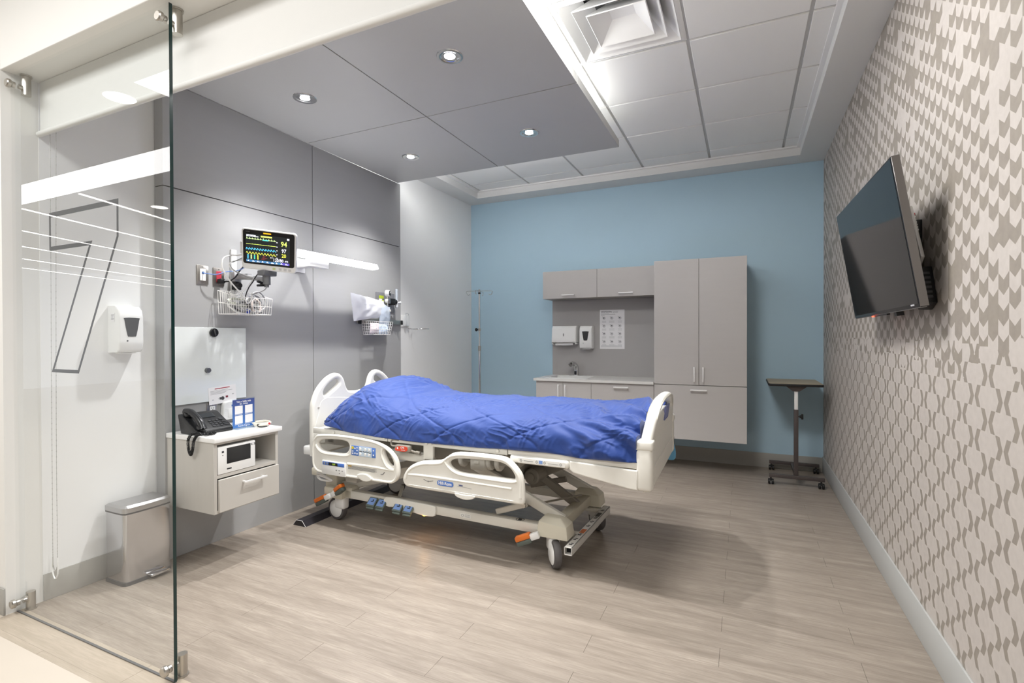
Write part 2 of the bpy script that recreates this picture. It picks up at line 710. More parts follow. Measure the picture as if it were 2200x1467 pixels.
# ceiling: soffit ring, lay-in grid, tiles
b = B()
b.box(X0, -2.742, 1.46, YB, ZS, 2.90)
b.box(0.445, X1, 1.46, YB, ZS, 2.90)
b.box(-2.742, 0.445, 5.025, YB, ZS, 2.90)
b.box(-2.742, 0.445, 1.46, 1.72, ZS, 2.90)
for q in ((X0, -0.891, 1.46, YB), (-0.285, X1, 1.46, YB), (-0.891, -0.285, 1.46, 2.37), (-0.891, -0.285, 2.975, YB)):
    b.box(q[0], q[1], q[2], q[3], 2.90, 3.02)
ceil = struct(b.done('ceiling', M_WHITE))
b = B()
b.box(-2.742, -2.715, 1.72, 5.025, 2.866, 2.878)
b.box(0.418, 0.445, 1.72, 5.025, 2.866, 2.878)
b.box(-2.715, 0.418, 4.998, 5.025, 2.866, 2.878)
b.done('edge_angle', M_TRIMW, ceil)
gx = [-2.742, -2.70, -2.095, -1.497, -0.891, -0.285, 0.314, 0.445]
gy = [1.72, 1.76, 2.37, 2.975, 3.58, 4.19, 4.80, 5.025]
for x in gx[1:-1]:
    b = B()
    b.box(x - 0.012, x + 0.012, 1.72, 5.025, 2.886, 2.892)
    b.done('grid_bar', M_GRIDM, ceil)
for y in gy[1:-1]:
    b = B()
    b.box(-2.742, 0.445, y - 0.012, y + 0.012, 2.8865, 2.8925)
    b.done('grid_bar', M_GRIDM, ceil)
for i in range(len(gx) - 1):
    for j in range(len(gy) - 1):
        if (i, j) == (4, 2):
            continue
        xa, xb, ya, yb = gx[i], gx[i + 1], gy[j], gy[j + 1]
        if xb - xa < 0.1 and not (i == 0 or i == len(gx) - 2):
            continue
        b = B()
        e = 0.010
        b.box(xa + e, xb - e, ya + e, yb - e, 2.877, 2.90, 0.002, 1)
        b.done('ceiling_tile', M_TILE, ceil)

# lowered ceiling of four laminate panels over the bed
cp = thing('ceiling_canopy', 'x', 'x')
del cp['label'], cp['category']
struct(cp)
b = B()
b.box(-2.876, -0.852, 1.706, 3.742, 2.676, 2.69)
b.done('backing', M_GAP, cp)
for xa, xb in ((-2.88, -1.853), (-1.847, -0.845)):
    for ya, yb in ((1.70, 2.707), (2.713, 3.75)):
        b = B()
        b.box(xa, xb, ya, yb, 2.64, 2.692, 0.001, 1)
        b.done('panel', M_SOFFIT, cp)

# air diffuser: nested pyramidal cones in one ceiling cell
df = thing('air_diffuser', 'white square four-way ceiling air diffuser with nested cones', 'air vent', (-0.588, 2.6725, 2.877))
b = B()


def cone(b, r0, z0, r1, z1, t=0.004):
    """square skirt from half-size r0 at z0 to r1 at z1"""
    for sg in range(4):
        a = math.pi / 2 * sg
        M = Matrix.Rotation(a, 4, 'Z')
        q = [(-r0, r0, z0), (r0, r0, z0), (r1, r1, z1), (-r1, r1, z1)]
        q2 = [(-r0 - t, r0 + t, z0 + t), (r0 + t, r0 + t, z0 + t), (r1 + t, r1 + t, z1 + t), (-r1 - t, r1 + t, z1 + t)]
        b.hull([M @ Vector(p) for p in q], [M @ Vector(p) for p in q2])
    return b


cone(b, 0.296, 0.002, 0.275, -0.004, 0.004)
b.done('frame', M_TRIMW, df)
for r0, z0, r1, z1 in ((0.272, -0.004, 0.175, 0.10), (0.208, -0.006, 0.125, 0.085), (0.148, -0.008, 0.062, 0.08)):
    b = B()
    cone(b, r0, z0, r1, z1)
    b.done('cone', M_TRIMW, df)
b = B()
b.box(-0.07, 0.07, -0.07, 0.07, 0.078, 0.083)
b.done('centre_plate', M_TRIMW, df)
b = B()
b.box(-0.30, 0.30, -0.30, 0.30, 0.128, 0.134)
b.done('duct', M_BLACK, df)

# downlights
M_BULB = mat('lamp_lens', '#ffffff', 0.3, emit=60, ecol='#f4f4ff')
for i, (x, y, lab) in enumerate(((-1.347, 2.181, 'downlight in the front room-side quarter of the grey ceiling panel'),
                                 (-2.357, 2.197, 'downlight in the front quarter of grey ceiling panel, by the bedhead wall'),
                                 (-2.372, 3.256, 'downlight in the rear quarter of grey ceiling panel, by the bedhead wall'),
                                 (-1.35, 3.223, 'downlight in the rear room-side quarter of the grey ceiling panel'))):
    d = thing('downlight', 'small round chrome ' + lab, 'ceiling light', (x, y, 2.64), group='downlights in the grey ceiling panel')
    b = B()
    b.lathe([(0.043, -0.002), (0.055, -0.006), (0.066, -0.004), (0.068, 0.0), (0.043, 0.0), (0.043, -0.002)], seg=32)
    b.done('trim_ring', M_CHROME, d)
    b = B()
    b.lathe([(0.043, -0.0015), (0.026, -0.0004), (0.0, -0.0004)], seg=32)
    b.done('reflector', M_CHROME, d)
    b = B()
    b.lathe([(0.0, -0.0075), (0.018, -0.0065), (0.027, -0.002), (0.0, -0.001)], seg=24)
    b.done('lens', M_BULB, d)
    L = bpy.data.lights.new('downlight_beam', 'SPOT')
    L.energy = 75
    L.spot_size = R(100)
    L.spot_blend = 0.8
    L.shadow_soft_size = 0.03
    L.color = (1.0, 0.99, 0.98)
    lo = bpy.data.objects.new('downlight_beam', L)
    COL.objects.link(lo)
    lo.location = (x, y, 2.62)

# corridor lamps (seen mirrored in the glass)
M_LINE = mat('corridor_lamp_lens', '#ffffff', 0.3, emit=9, ecol='#fffaf2')
zc = (3.0 - 1.22) / (2.7 - 1.22)
for i, (x, y) in enumerate(((-6.17, -0.87), (-7.44, -0.91), (-8.82, -1.18), (-10.31, -1.75), (-11.89, -2.36), (-13.4, -2.95))):
    t = thing('linear_ceiling_lamp', 'long white linear lamp on the corridor ceiling, row %s from the glass' % ('one', 'two', 'three', 'four', 'five', 'six')[i], 'ceiling light',
              (x * zc, 2.22 - zc * (2.22 - y), 2.999), rz=-19.5, group='linear lamps of the corridor ceiling')
    b = B()
    b.box(-0.03, 0.03, -5.2, 0.4, -0.02, 0.0)
    b.done('housing', M_TRIMW, t)
    b = B()
    b.box(-0.022, 0.022, -5.18, 0.38, -0.026, -0.02)
    b.done('diffuser', M_LINE, t)
for x, y, lab in ((-3.47, 0.41, 'by the glass'), (-5.96, -1.27, 'further along')):
    t = thing('corridor_downlight', 'round white lamp on the corridor ceiling ' + lab, 'ceiling light', (x * zc, 2.22 - zc * (2.22 - y), 2.999))
    b = B()
    b.lathe([(0.10, -0.004), (0.115, -0.006), (0.12, 0), (0.10, 0)], seg=28)
    b.done('trim_ring', M_TRIMW, t)
    b = B()
    b.lathe([(0, -0.004), (0.10, -0.003), (0.1, 0)], seg=28)
    b.done('lens', M_LINE, t)

# ================================================================== glass panel, shade
M_GLASS = glassy('clear_glass', '#fdfefe')
M_GEDGE = mat('glass_edge', '#12302f', 0.15, spec=0.6)
gp = thing('glass_partition', 'fixed clear glass panel with a dark outlined number 7, held by steel clamps', 'glass panel', (-2.4, 1.11, 0))
b = B()
gx0, gx1 = -2.958 + 2.4, -1.83 + 2.4
b.face([(gx0, -0.006, 0.004), (gx1, -0.006, 0.004), (gx1, -0.006, 2.40), (gx0, -0.006, 2.40)])
b.face([(gx0, 0.006, 0.004), (gx0, 0.006, 2.40), (gx1, 0.006, 2.40), (gx1, 0.006, 0.004)])
b.mi = 1
b.face([(gx1, -0.006, 0.004), (gx1, 0.006, 0.004), (gx1, 0.006, 2.40), (gx1, -0.006, 2.40)])
b.done('pane', [M_GLASS, M_GEDGE], gp)
b = B()
b.box(gx0, gx1, -0.004, 0.004, 0.0005, 0.0038)
b.done('bottom_seal', mat('grey_seal', '#56585a', 0.5), gp)
seven = [(-2.675, 1.754), (-2.674, 1.594), (-2.372, 1.594), (-2.665, 1.080), (-2.456, 1.080), (-2.170, 1.612), (-2.169, 1.757)]
seven = [(x + 2.4, z) for x, z in seven]


def inset(poly, ts):
    n = len(poly)
    area2 = sum(poly[i][0] * poly[(i + 1) % n][1] - poly[(i + 1) % n][0] * poly[i][1] for i in range(n))
    sg = 1 if area2 > 0 else -1
    lines = []
    for i in range(n):
        p, q = Vector(poly[i]), Vector(poly[(i + 1) % n])
        d = (q - p).normalized()
        nrm = Vector((-d.y, d.x)) * sg
        lines.append((p + nrm * ts[i], d))
    out = []
    for i in range(n):
        (p, d), (q, e) = lines[i - 1], lines[i]
        den = d.x * e.y - d.y * e.x
        t = ((q.x - p.x) * e.y - (q.y - p.y) * e.x) / den
        out.append(tuple(p + d * t))
    return out


b = B()
b.plate(seven, 0.0065, 0.0075, 0, [inset(seven, [0.011, 0.017, 0.011, 0.014, 0.011, 0.011, 0.02])[::-1]])
b.done('numeral', mat('numeral_film', '#48494c', 0.5), gp)
for (x, z, up) in ((-2.925, 2.342, 1), (-1.848, 2.342, 1), (-2.930, 0.050, -1), (-1.848, 0.050, -1)):
    b = B()
    x += 2.4
    zz = 2.401 if up > 0 else 0.0
    b.cyl((x, 0.034, zz), (x, 0.034, z - 0.03 * up), 0.017, 20)
    b.cyl((x, 0.034, zz), (x, 0.034, zz - 0.006 * up), 0.021, 20)
    b.cyl((x, 0.022, z), (x, 0.0065, z), 0.010, 16)
    b.cyl((x, -0.0065, z), (x, -0.018, z), 0.013, 16)
    st = b.done('clamp', M_STEEL, gp)
    b = B()
    b.cyl((x, -0.018, z), (x, -0.036, z), 0.0185, 24, bev=0.004)
    b.done('bolt', M_STEEL, st)

sh = thing('roller_shade', 'white roller shade pulled partly down behind the glass, with a bead chain', 'window shade', (-1.2, 1.2, 2.4))
b = B()
M_SHADE = mat('shade_fabric', '#e4e4e1', 0.85, bump=0.1, bscale=500)
b.grid(lambda u, v: Vector((-1.745 + u * 3.25, 0.004 * math.sin(u * 9) * (1 - v) ** 0.5 * 0.3, -v * 0.232)), 40, 6)
b.grid(lambda u, v: Vector((-1.745 + u * 3.25, 0.0015 + 0.004 * math.sin(u * 9) * (1 - v) ** 0.5 * 0.3, -v * 0.232)), 40, 6)
b.done('fabric', M_SHADE, sh)
b = B()
b.cyl((-1.757, 0, -0.235), (1.51, 0, -0.235), 0.0125, 16, bev=0.003)
b.done('hem_bar', M_SHADE, sh)
b = B()
b.box(-1.75, 1.52, 0.012, 0.05, -0.02, 0.0)
b.done('headrail', M_TRIMW, sh)
b = B()
pts = [(-1.728, 0.03, -0.02), (-1.735, 0.03, -0.9), (-1.74, 0.03, -1.6), (-1.742, 0.03, -2.18), (-1.737, 0.03, -2.245), (-1.722, 0.03, -2.26), (-1.707, 0.03, -2.245), (-1.702, 0.03, -2.18), (-1.70, 0.03, -1.6), (-1.69, 0.03, -0.9), (-1.672, 0.03, -0.02)]
b.tube(catmull(pts, 10), 0.0009, 5)
b.done('chain', mat('bead_chain', '#b7b7b3', 0.35, 0.6), sh)
b = B()
for p in catmull(pts, 26):
    b.ball(p, 0.0021, seg=6)
b.done('chain_beads', mat('bead_chain', '#b7b7b3'), sh, kind='stuff')
b = B()
b.tube([(-1.744, 0.03, -2.20), (-1.745, 0.03, -2.27), (-1.722, 0.03, -2.30), (-1.699, 0.03, -2.27), (-1.70, 0.03, -2.20)], 0.003, 8, smooth=5)
b.done('tension_clip', M_WPLAS, sh)
# ================================================================== things on and by the bedhead wall
WX = -2.88
M_EPRN = lambda name, c, s: mat(name, c, 0.5, emit=s, ecol=c)


def wedge_dispenser(root, w, h, d, sticker=False):
    """hands-free dispenser: domed cover, dark tapering window"""
    b = B()
    prof = [(0.0, -h / 2), (0.0, h / 2), (-d * 0.62, h / 2), (-d * 0.9, h / 2 - 0.02), (-d, h / 2 - 0.055), (-d, -h / 2 + 0.05), (-d * 0.9, -h / 2 + 0.01), (-d * 0.75, -h / 2)]
    a = [(-w / 2, y, z) for y, z in prof]
    c = [(w / 2, y, z) for y, z in prof]
    b.hull(a, c)
    es = [e for e in b.bm.edges if all(v.co.y < -0.005 for v in e.verts)]
    bmesh.ops.bevel(b.bm, geom=es, offset=0.009, segments=3, profile=0.5, affect='EDGES')
    b.done('cover', M_WPLAS, root)
    b = B()
    b.plate(loop2([(-0.032, h / 2 - 0.062), (0.032, h / 2 - 0.062), (0.034, h / 2 - 0.075), (0.021, h / 2 - 0.15), (0.012, h / 2 - 0.158), (-0.012, h / 2 - 0.158), (-0.021, h / 2 - 0.15), (-0.034, h / 2 - 0.075)], 3), -d - 0.002, -d + 0.003, 0.001)
    b.done('level_window', mat('smoked_window', '#3c3c3e', 0.15), root)
    b = B()
    b.box(-w * 0.3, w * 0.3, -d * 0.72, -0.02, -h / 2 - 0.006, -h / 2)
    b.done('nozzle_tray', M_WPLAS, root)
    b = B()
    b.cyl((-w * 0.18, -d, -h / 2 + 0.06), (-w * 0.18, -d - 0.001, -h / 2 + 0.06), 0.004, 12)
    b.done('sensor_light', M_DGREY, root)
    return root


d = thing('soap_dispenser', 'white hands-free dispenser with a dark window, on the white wall behind the glass', 'dispenser', (X0, 1.53, 1.27), 90)
wedge_dispenser(d, 0.115, 0.24, 0.10)
b = B()
M = Matrix.Translation((-0.0585, -0.045, 0.06)) @ Matrix.Rotation(-math.pi / 2, 4, 'Z')
b.box(-0.016, 0.016, -0.0005, 0.0005, -0.022, 0.022, M=M)
b.mi = 1
for k in range(5):
    b.box(-0.013, 0.013 - 0.004 * (k % 3), -0.001, -0.0004, 0.012 - k * 0.006, 0.0145 - k * 0.006, M=M)
b.done('sticker', [M_PAPER, M_INKL], d)

# --- step bin
tb = thing('trash_can', 'brushed steel step bin with flat lid, on floor behind the glass', 'bin', (-2.835, 1.546, 0), 90)
M_SSTEEL = mat('brushed_steel', '#c4c4c7', 0.13, 1.0, bump=0.03, bscale=40, stretch=(1, 1, 60))
W2, D2 = 0.112, 0.078


def bin_loop(e=0.0, z=0.0):
    pts = [(-W2 - e, D2 + e), (-W2 - e, -D2 * 0.35), (-W2 * 0.96 - e, -D2 * 0.82 - e), (-W2 * 0.80, -D2 - e), (0, -D2 * 1.07 - e), (W2 * 0.80, -D2 - e), (W2 * 0.96 + e, -D2 * 0.82 - e), (W2 + e, -D2 * 0.35), (W2 + e, D2 + e)]
    c = catmull([Vector((x, y, z)) for x, y in pts], 5)
    return [(v.x, v.y, v.z) for v in c]


b = B()
b.hull(bin_loop(0, 0.018), bin_loop(0, 0.352))
b.done('body', M_SSTEEL, tb, smooth=30)
b = B()
b.hull(bin_loop(0.003, 0.0), bin_loop(0.003, 0.018))
b.done('base_ring', M_DGREY, tb, smooth=30)
b = B()
b.hull(bin_loop(0.003, 0.352), bin_loop(0.003, 0.360))
b.done('rim', M_DGREY, tb, smooth=30)
b = B()
b.hull(bin_loop(0.004, 0.360), bin_loop(0.004, 0.384))
b.hull(bin_loop(0.004, 0.384), bin_loop(-0.008, 0.394))
b.done('lid', mat('satin_steel', '#b9b9bb', 0.35, 1.0), tb, smooth=30)
b = B()
b.box(-0.015, 0.075, -D2 - 0.05, -D2 - 0.005, 0.018, 0.030, 0.005)
b.box(0.0, 0.06, -D2 - 0.02, -D2 + 0.03, 0.012, 0.02)
b.done('pedal', M_CHROME, tb)

# --- bedside cabinet
bc = thing('bedside_cabinet', 'grey wall-hung bedside cabinet with white top, open shelf and drawer', 'cabinet', (WX, 1.9075, 0), 90)
M_LAM = mat('warm_grey_laminate', '#c2beb7', 0.45, vary=0.03, vscale=5, stretch=(1, 8, 1))
M_LAMIN = mat('warm_grey_laminate_inside', '#a8a49d', 0.5)
M_TOP = mat('white_solid_surface', '#f2f1ef', 0.3)
hw = 0.1975
b = B()
b.box(-hw, -hw + 0.018, -0.39, -0.001, 0.305, 0.678, 0.001, 1)
b.box(hw - 0.018, hw, -0.39, -0.001, 0.305, 0.678, 0.001, 1)
b.box(-hw + 0.018, hw - 0.018, -0.389, -0.001, 0.305, 0.322)
b.box(-hw + 0.018, hw - 0.018, -0.389, -0.001, 0.488, 0.506)
b.box(-hw + 0.018, hw - 0.018, -0.389, -0.001, 0.664, 0.678)
b.done('body', M_LAM, bc)
b = B()
b.box(-hw + 0.018, hw - 0.018, -0.02, -0.002, 0.322, 0.664)
b.done('back_panel', M_LAMIN, bc)
b = B()
b.box(-hw - 0.006, hw + 0.018, -0.405, -0.001, 0.678, 0.703, 0.003)
b.done('top', M_TOP, bc)
dr = B().box(-hw + 0.021, hw - 0.006, -0.404, -0.388, 0.312, 0.482, 0.0015, 1).done('drawer', M_LAM, bc)


def bar_pull(x0, x1, z, y, parent, vertical=False, m=None):
    b = B()
    if vertical:
        b.box(z - 0.006, z + 0.006, y - 0.032, y - 0.024, x0, x1, 0.002)
        for q in (x0 + 0.012, x1 - 0.012):
            b.box(z - 0.004, z + 0.004, y - 0.026, y, q - 0.005, q + 0.005)
    else:
        b.box(x0, x1, y - 0.032, y - 0.024, z - 0.006, z + 0.006, 0.002)
        for q in (x0 + 0.012, x1 - 0.012):
            b.box(q - 0.005, q + 0.005, y - 0.026, y, z - 0.004, z + 0.004)
    return b.done('handle', m or M_PULL, parent)


M_PULL = mat('satin_nickel_pull', '#f0efed', 0.35, 0.25)
bar_pull(-0.053, 0.088, 0.443, -0.404, dr)

# touch screen unit on the open shelf
tu = thing('touchscreen_unit', 'white boxed touchscreen unit on the open shelf of the bedside cabinet', 'control unit', (WX, 1.9075, 0.506), 90)
b = B()
b.box(-0.176, 0.045, -0.392, -0.25, 0.0015, 0.145, 0.004)
b.done('housing', M_WPLAS, tu)
b = B()
b.box(-0.127, 0.015, -0.3926, -0.39, 0.05, 0.134, 0.0004, 1)
b.done('screen', mat('dark_screen', '#232427', 0.12), tu)
b = B()
b.box(-0.155, -0.143, -0.3926, -0.391, 0.112, 0.122)
b.box(-0.153, -0.146, -0.3926, -0.391, 0.098, 0.1005)
for x0 in (0.021, 0.034):
    for z0 in (0.122, 0.130):
        b.box(x0, x0 + 0.006, -0.3926, -0.391, z0, z0 + 0.003)
b.box(0.019, 0.022, -0.3926, -0.391, 0.122, 0.133)
b.box(0.039, 0.042, -0.3926, -0.391, 0.122, 0.133)
b.box(-0.127, -0.100, -0.3926, -0.391, 0.020, 0.027)
b.done('markings', M_INK, tu)

# --- desk telephone
ph = thing('telephone', 'black corded desk telephone on the bedside cabinet', 'telephone', (-2.72, 1.822, 0.703), 90 - 4)
ph.scale = (0.87, 0.97, 0.95)
b = B()
prof = [(-0.09, 0.0), (-0.098, 0.012), (-0.09, 0.026), (0.055, 0.105), (0.085, 0.11), (0.09, 0.10), (0.06, 0.0)]
b.hull([(-0.115, y, z) for y, z in prof], [(0.115, y, z) for y, z in prof])
bmesh.ops.bevel(b.bm, geom=list(b.bm.edges), offset=0.004, segments=2, profile=0.5, affect='EDGES')
b.done('base', M_BLACK, ph)
M_TEL = mat('telephone_key', '#3a3b3e', 0.4)
sl = math.atan2(0.079, 0.145)
FP = Matrix.Translation((0.0, -0.09, 0.026)) @ Matrix.Rotation(sl, 4, 'X')   # face plane: x right, y up the slope
for rr in range(4):
    for cc in range(3):
        b = B()
        b.box(0.000 + cc * 0.024, 0.017 + cc * 0.024, 0.016 + rr * 0.018, 0.027 + rr * 0.018, 0.0, 0.004, 0.0015, 1, M=FP)
        b.done('key', M_TEL, ph)
b = B()
b.cyl(FP @ Vector((0.085, 0.085, 0)), FP @ Vector((0.085, 0.085, 0.004)), 0.014, 20)
b.done('dial_pad', M_TEL, ph)
b = B()
b.box(-0.02, 0.07, 0.112, 0.155, 0.0, 0.003, 0.001, 1, M=FP)
b.done('display', mat('lcd', '#2b2f33', 0.15), ph)
b = B()
for cc in range(3):
    b.box(0.075, 0.106, 0.02 + cc * 0.015, 0.03 + cc * 0.015, 0.0, 0.003, M=FP)
b.done('function_keys', M_TEL, ph)
b = B()
pts = [FP @ Vector((-0.082, t, h)) for t, h in ((-0.004, 0.012), (0.012, 0.024), (0.04, 0.036), (0.085, 0.040), (0.13, 0.036), (0.158, 0.024), (0.172, 0.012))]
pts = catmull(pts, 5)
n = len(pts)
b.tube(pts, [0.019 + 0.007 * (abs(i / (n - 1) - 0.5) * 2) ** 2 for i in range(n)], 14)
for t in (0.014, 0.15):
    b.cyl(FP @ Vector((-0.082, t, 0.024)), FP @ Vector((-0.082, t, 0.004)), 0.026, 18, r2=0.024)
b.done('handset', mat('handset_black', '#1c1d20', 0.25), ph)
# coiled cord from handset over the cabinet side (local: x right, -y out of wall)
path = catmull([Vector(p) for p in ((-0.082, -0.105, 0.03), (-0.07, -0.135, 0.013), (-0.03, -0.14, 0.011), (-0.09, -0.150, 0.012), (-0.132, -0.135, 0.012), (-0.146, -0.118, -0.02), (-0.146, -0.105, -0.07), (-0.146, -0.088, -0.098), (-0.146, -0.068, -0.07), (-0.147, -0.066, -0.02), (-0.139, -0.09, 0.014), (-0.10, -0.115, 0.014))], 40)
coil = []
for i, p in enumerate(path):
    q = path[min(i + 1, len(path) - 1)] - path[max(i - 1, 0)]
    q.normalize()
    a = q.orthogonal().normalized()
    c = q.cross(a)
    th = i * 1.35
    coil.append(p + (a * math.cos(th) + c * math.sin(th)) * 0.0075)
b = B()
b.tube(coil, 0.0021, 5)
b.done('coiled_cord', M_BLACK, ph)

# --- acrylic sign holder
sg = thing('sign_holder', 'clear stand with a blue printed card of four white squares, on bedside cabinet', 'sign', (-2.64, 1.995, 0.703), 92)
b = B()
b.box(-0.075, 0.075, -0.0012, 0.0012, 0.0, 0.172)
b.box(-0.075, 0.075, -0.045, 0.0, 0.0, 0.0025)
b.done('holder', glassy('clear_acrylic', '#f2f7fa'), sg)


def sign_mat():
    k = N('blue_sign_card')
    tc = k.n('ShaderNodeTexCoord')
    sp = k.n('ShaderNodeSeparateXYZ')
    k.l(tc.outputs['Object'], sp.inputs[0])
    k.l(k.mix(k.math('MULTIPLY', sp.outputs[2], 6.0, True), lin('#4a80c8'), lin('#46508a')), k.p.inputs['Base Color'])
    k.p.inputs['Roughness'].default_value = 0.35
    return k.m


card = B().box(-0.072, 0.072, -0.0026, -0.0014, 0.004, 0.166).done('card', sign_mat(), sg)
for x0 in (-0.058, 0.008):
    for z0 in (0.028, 0.084):
        b = B()
        b.box(x0, x0 + 0.05, -0.0034, -0.0027, z0, z0 + 0.046)
        b.box(x0, x0 + 0.048, -0.0032, -0.0027, z0 - 0.0055, z0 - 0.003)
        b.done('white_square', M_PAPER, card)
b = B()
b.text('Take a Selfie with', 0.0135, 0, 0.153, -0.0032, bold=0.012)
b.done('lettering', M_PAPER, card)
b = B()
b.text('Dr. Orbis', 0.0135, 0, 0.140, -0.0032, bold=0.012)
b.done('lettering', M_PAPER, card)
b = B()
b.text('Post & Tag Us', 0.0135, 0, 0.0135, -0.0032, bold=0.014)
b.done('lettering', M_PAPER, card)

# --- patient call cord
cc = thing('call_button', 'coiled cream call cord with a red button, at end of bedside cabinet top', 'cord', (-2.583, 2.071, 0.703), 90)
pts = []
for i in range(66):
    a = i * 0.32
    r = 0.043 - 0.006 * math.sin(i * 0.11)
    pts.append((r * math.cos(a) * 1.05, r * math.sin(a) * 0.95, 0.0045 + i * 0.00036 + 0.0012 * math.sin(a * 1.7)))
b = B()
b.tube(pts, 0.0034, 7)
b.done('cable', mat('cream_cable', '#efeadc', 0.45), cc)
b = B()
b.tube(catmull([Vector(p) for p in ((-0.045, -0.030, 0.011), (-0.02, -0.036, 0.013), (0.01, -0.036, 0.014), (0.03, -0.030, 0.014))], 6), [0.004 + 0.0065 * math.sin(math.pi * min(1, (i + 2) / 20)) for i in range(19)], 12)
b.done('grip', mat('cream_cable', '#efeadc'), cc)
b = B()
b.cyl((0.012, -0.044, 0.016), (0.014, -0.050, 0.018), 0.0065, 16, bev=0.0015)
b.done('button', mat('red_button', '#c4222c', 0.3), cc)
b = B()
b.tube(catmull([Vector(p) for p in ((-0.030, -0.020, 0.020), (-0.047, -0.022, 0.016), (-0.050, -0.036, 0.008), (-0.030, -0.047, 0.004), (-0.004, -0.05, 0.004))], 6), 0.003, 6)
b.done('strap', M_BLACK, cc)

# --- glass marker board with magnets and notice
wb = thing('marker_board', 'frameless white glass marker board on the grey wall above the bedside cabinet', 'board', (WX, 1.9615, 1.067), 90)
b = B()
b.box(-0.2265, 0.2265, -0.012, -0.004, -0.219, 0.219, 0.001, 1)
b.done('glass', mat('white_backed_glass', '#e7eceb', 0.08, coat=0.6), wb)
b = B()
for x, z in ((-0.2, 0.19), (0.2, 0.19), (-0.2, -0.19), (0.2, -0.19)):
    b.cyl((x, 0, z), (x, -0.004, z), 0.012, 14)
b.done('spacers', M_STEEL, wb)
mg = thing('magnet', 'large round black magnet near the top of the marker board', 'magnet', (WX + 0.012, 1.972, 1.256), 90)
b = B()
b.cyl((0, 0, 0), (0, -0.014, 0), 0.026, 28, bev=0.003)
b.done('disc', M_BLACK, mg)
b = B()
b.box(-0.004, 0.004, -0.020, -0.013, -0.018, 0.018, 0.002, M=Matrix.Rotation(R(-14), 4, 'Y'))
b.done('grip', M_DGREY, mg)
mg2 = thing('magnet', 'small grey knob magnet in the middle of the marker board', 'magnet', (WX + 0.012, 1.932, 1.034), 90)
b = B()
b.lathe([(0, 0), (0.015, 0), (0.012, 0.008), (0.014, 0.018), (0.0, 0.018)], (0, 0, 0), (0, -1, 0), 24)
b.done('knob', mat('grey_magnet', '#77797a', 0.35, 0.6), mg2)
nt = thing('notice', 'white notice with red heading tucked at lower corner of the marker board', 'notice', (WX + 0.0128, 2.028, 0.882), 90, rot=(0, 0, 0))
nt.rotation_euler = (0, R(-3.5), R(90))
b = B()
b.box(-0.088, 0.088, -0.001, 0.0, -0.051, 0.051)
b.done('paper', M_PAPER, nt)
b = B()
b.box(-0.048, 0.048, -0.0013, -0.001, 0.0375, 0.0425)
b.done('heading_print', mat('red_print', '#b04a58', 0.7), nt)
b = B()
for k, w in enumerate((0.11, 0.14, 0.10, 0.09)):
    b.box(-0.076, -0.076 + w, -0.0013, -0.001, 0.028 - k * 0.0065, 0.030 - k * 0.0065)
b.box(0.06, 0.072, -0.0013, -0.001, -0.008, -0.004)
b.box(-0.068, -0.058, -0.0013, -0.001, -0.026, -0.022)
b.done('text_lines', M_INKL, nt)
b = B()
b.cyl((-0.002, -0.001, -0.022), (-0.002, -0.0016, -0.022), 0.011, 18)
b.box(-0.022, -0.012, -0.0015, -0.001, -0.028, -0.014)
b.box(-0.030, -0.026, -0.0015, -0.001, -0.023, -0.021)
b.done('pictogram', M_DGREY, nt)
b = B()
b.box(0.018, 0.033, -0.0015, -0.001, -0.022, -0.010)
b.done('red_pictogram', mat('dark_red_print', '#7a2838', 0.7), nt)


def wall_plate(name, label, cat, y, z, w, h, m):
    t = thing(name, label, cat, (WX, y, z), 90)
    b = B()
    b.box(-w / 2, w / 2, -0.006, 0, -h / 2, h / 2, 0.0025)
    b.done('cover_plate', m, t)
    b = B()
    for q in (-1, 1):
        b.cyl((0, -0.006, q * (h / 2 - 0.011)), (0, -0.0072, q * (h / 2 - 0.011)), 0.0032, 10)
    b.done('screws', M_CHROME, t)
    return t


t = wall_plate('power_outlet', 'duplex power outlet in steel plate behind the telephone', 'outlet', 1.968, 0.785, 0.07, 0.105, M_STEEL)
b = B()
for q in (-0.02, 0.02):
    b.box(-0.016, 0.016, -0.008, -0.005, q - 0.014, q + 0.014, 0.003)
b.mi = 1
for q in (-0.02, 0.02):
    b.box(-0.008, -0.0055, -0.0085, -0.0078, q - 0.002, q + 0.007)
    b.box(0.0055, 0.008, -0.0085, -0.0078, q - 0.002, q + 0.007)
    b.box(-0.002, 0.002, -0.0085, -0.0078, q - 0.009, q - 0.005)
b.done('sockets', [M_WPLAS, M_BLACK], t)
t = thing('call_station', 'white plastic call station box on wall beside the telephone', 'wall box', (WX, 2.082, 0.782), 90)
b = B()
b.plate(loop2([(-0.058, -0.05), (-0.062, 0.0), (-0.056, 0.045), (-0.03, 0.056), (0.03, 0.056), (0.056, 0.045), (0.062, 0), (0.058, -0.05), (0.0, -0.054)], 4), -0.034, -0.001, 0.006)
b.done('housing', M_WPLAS, t)
b = B()
b.box(-0.035, 0.035, -0.037, -0.033, -0.042, 0.012, 0.003)
for k in range(4):
    b.box(-0.05, -0.04, -0.0355, -0.033, -0.03 + k * 0.012, -0.024 + k * 0.012)
b.done('speaker_panel', M_WPLAS, t)
b = B()
b.box(-0.012, 0.006, -0.0352, -0.0338, 0.024, 0.034)
b.done('emblem', M_BLUEP, t)

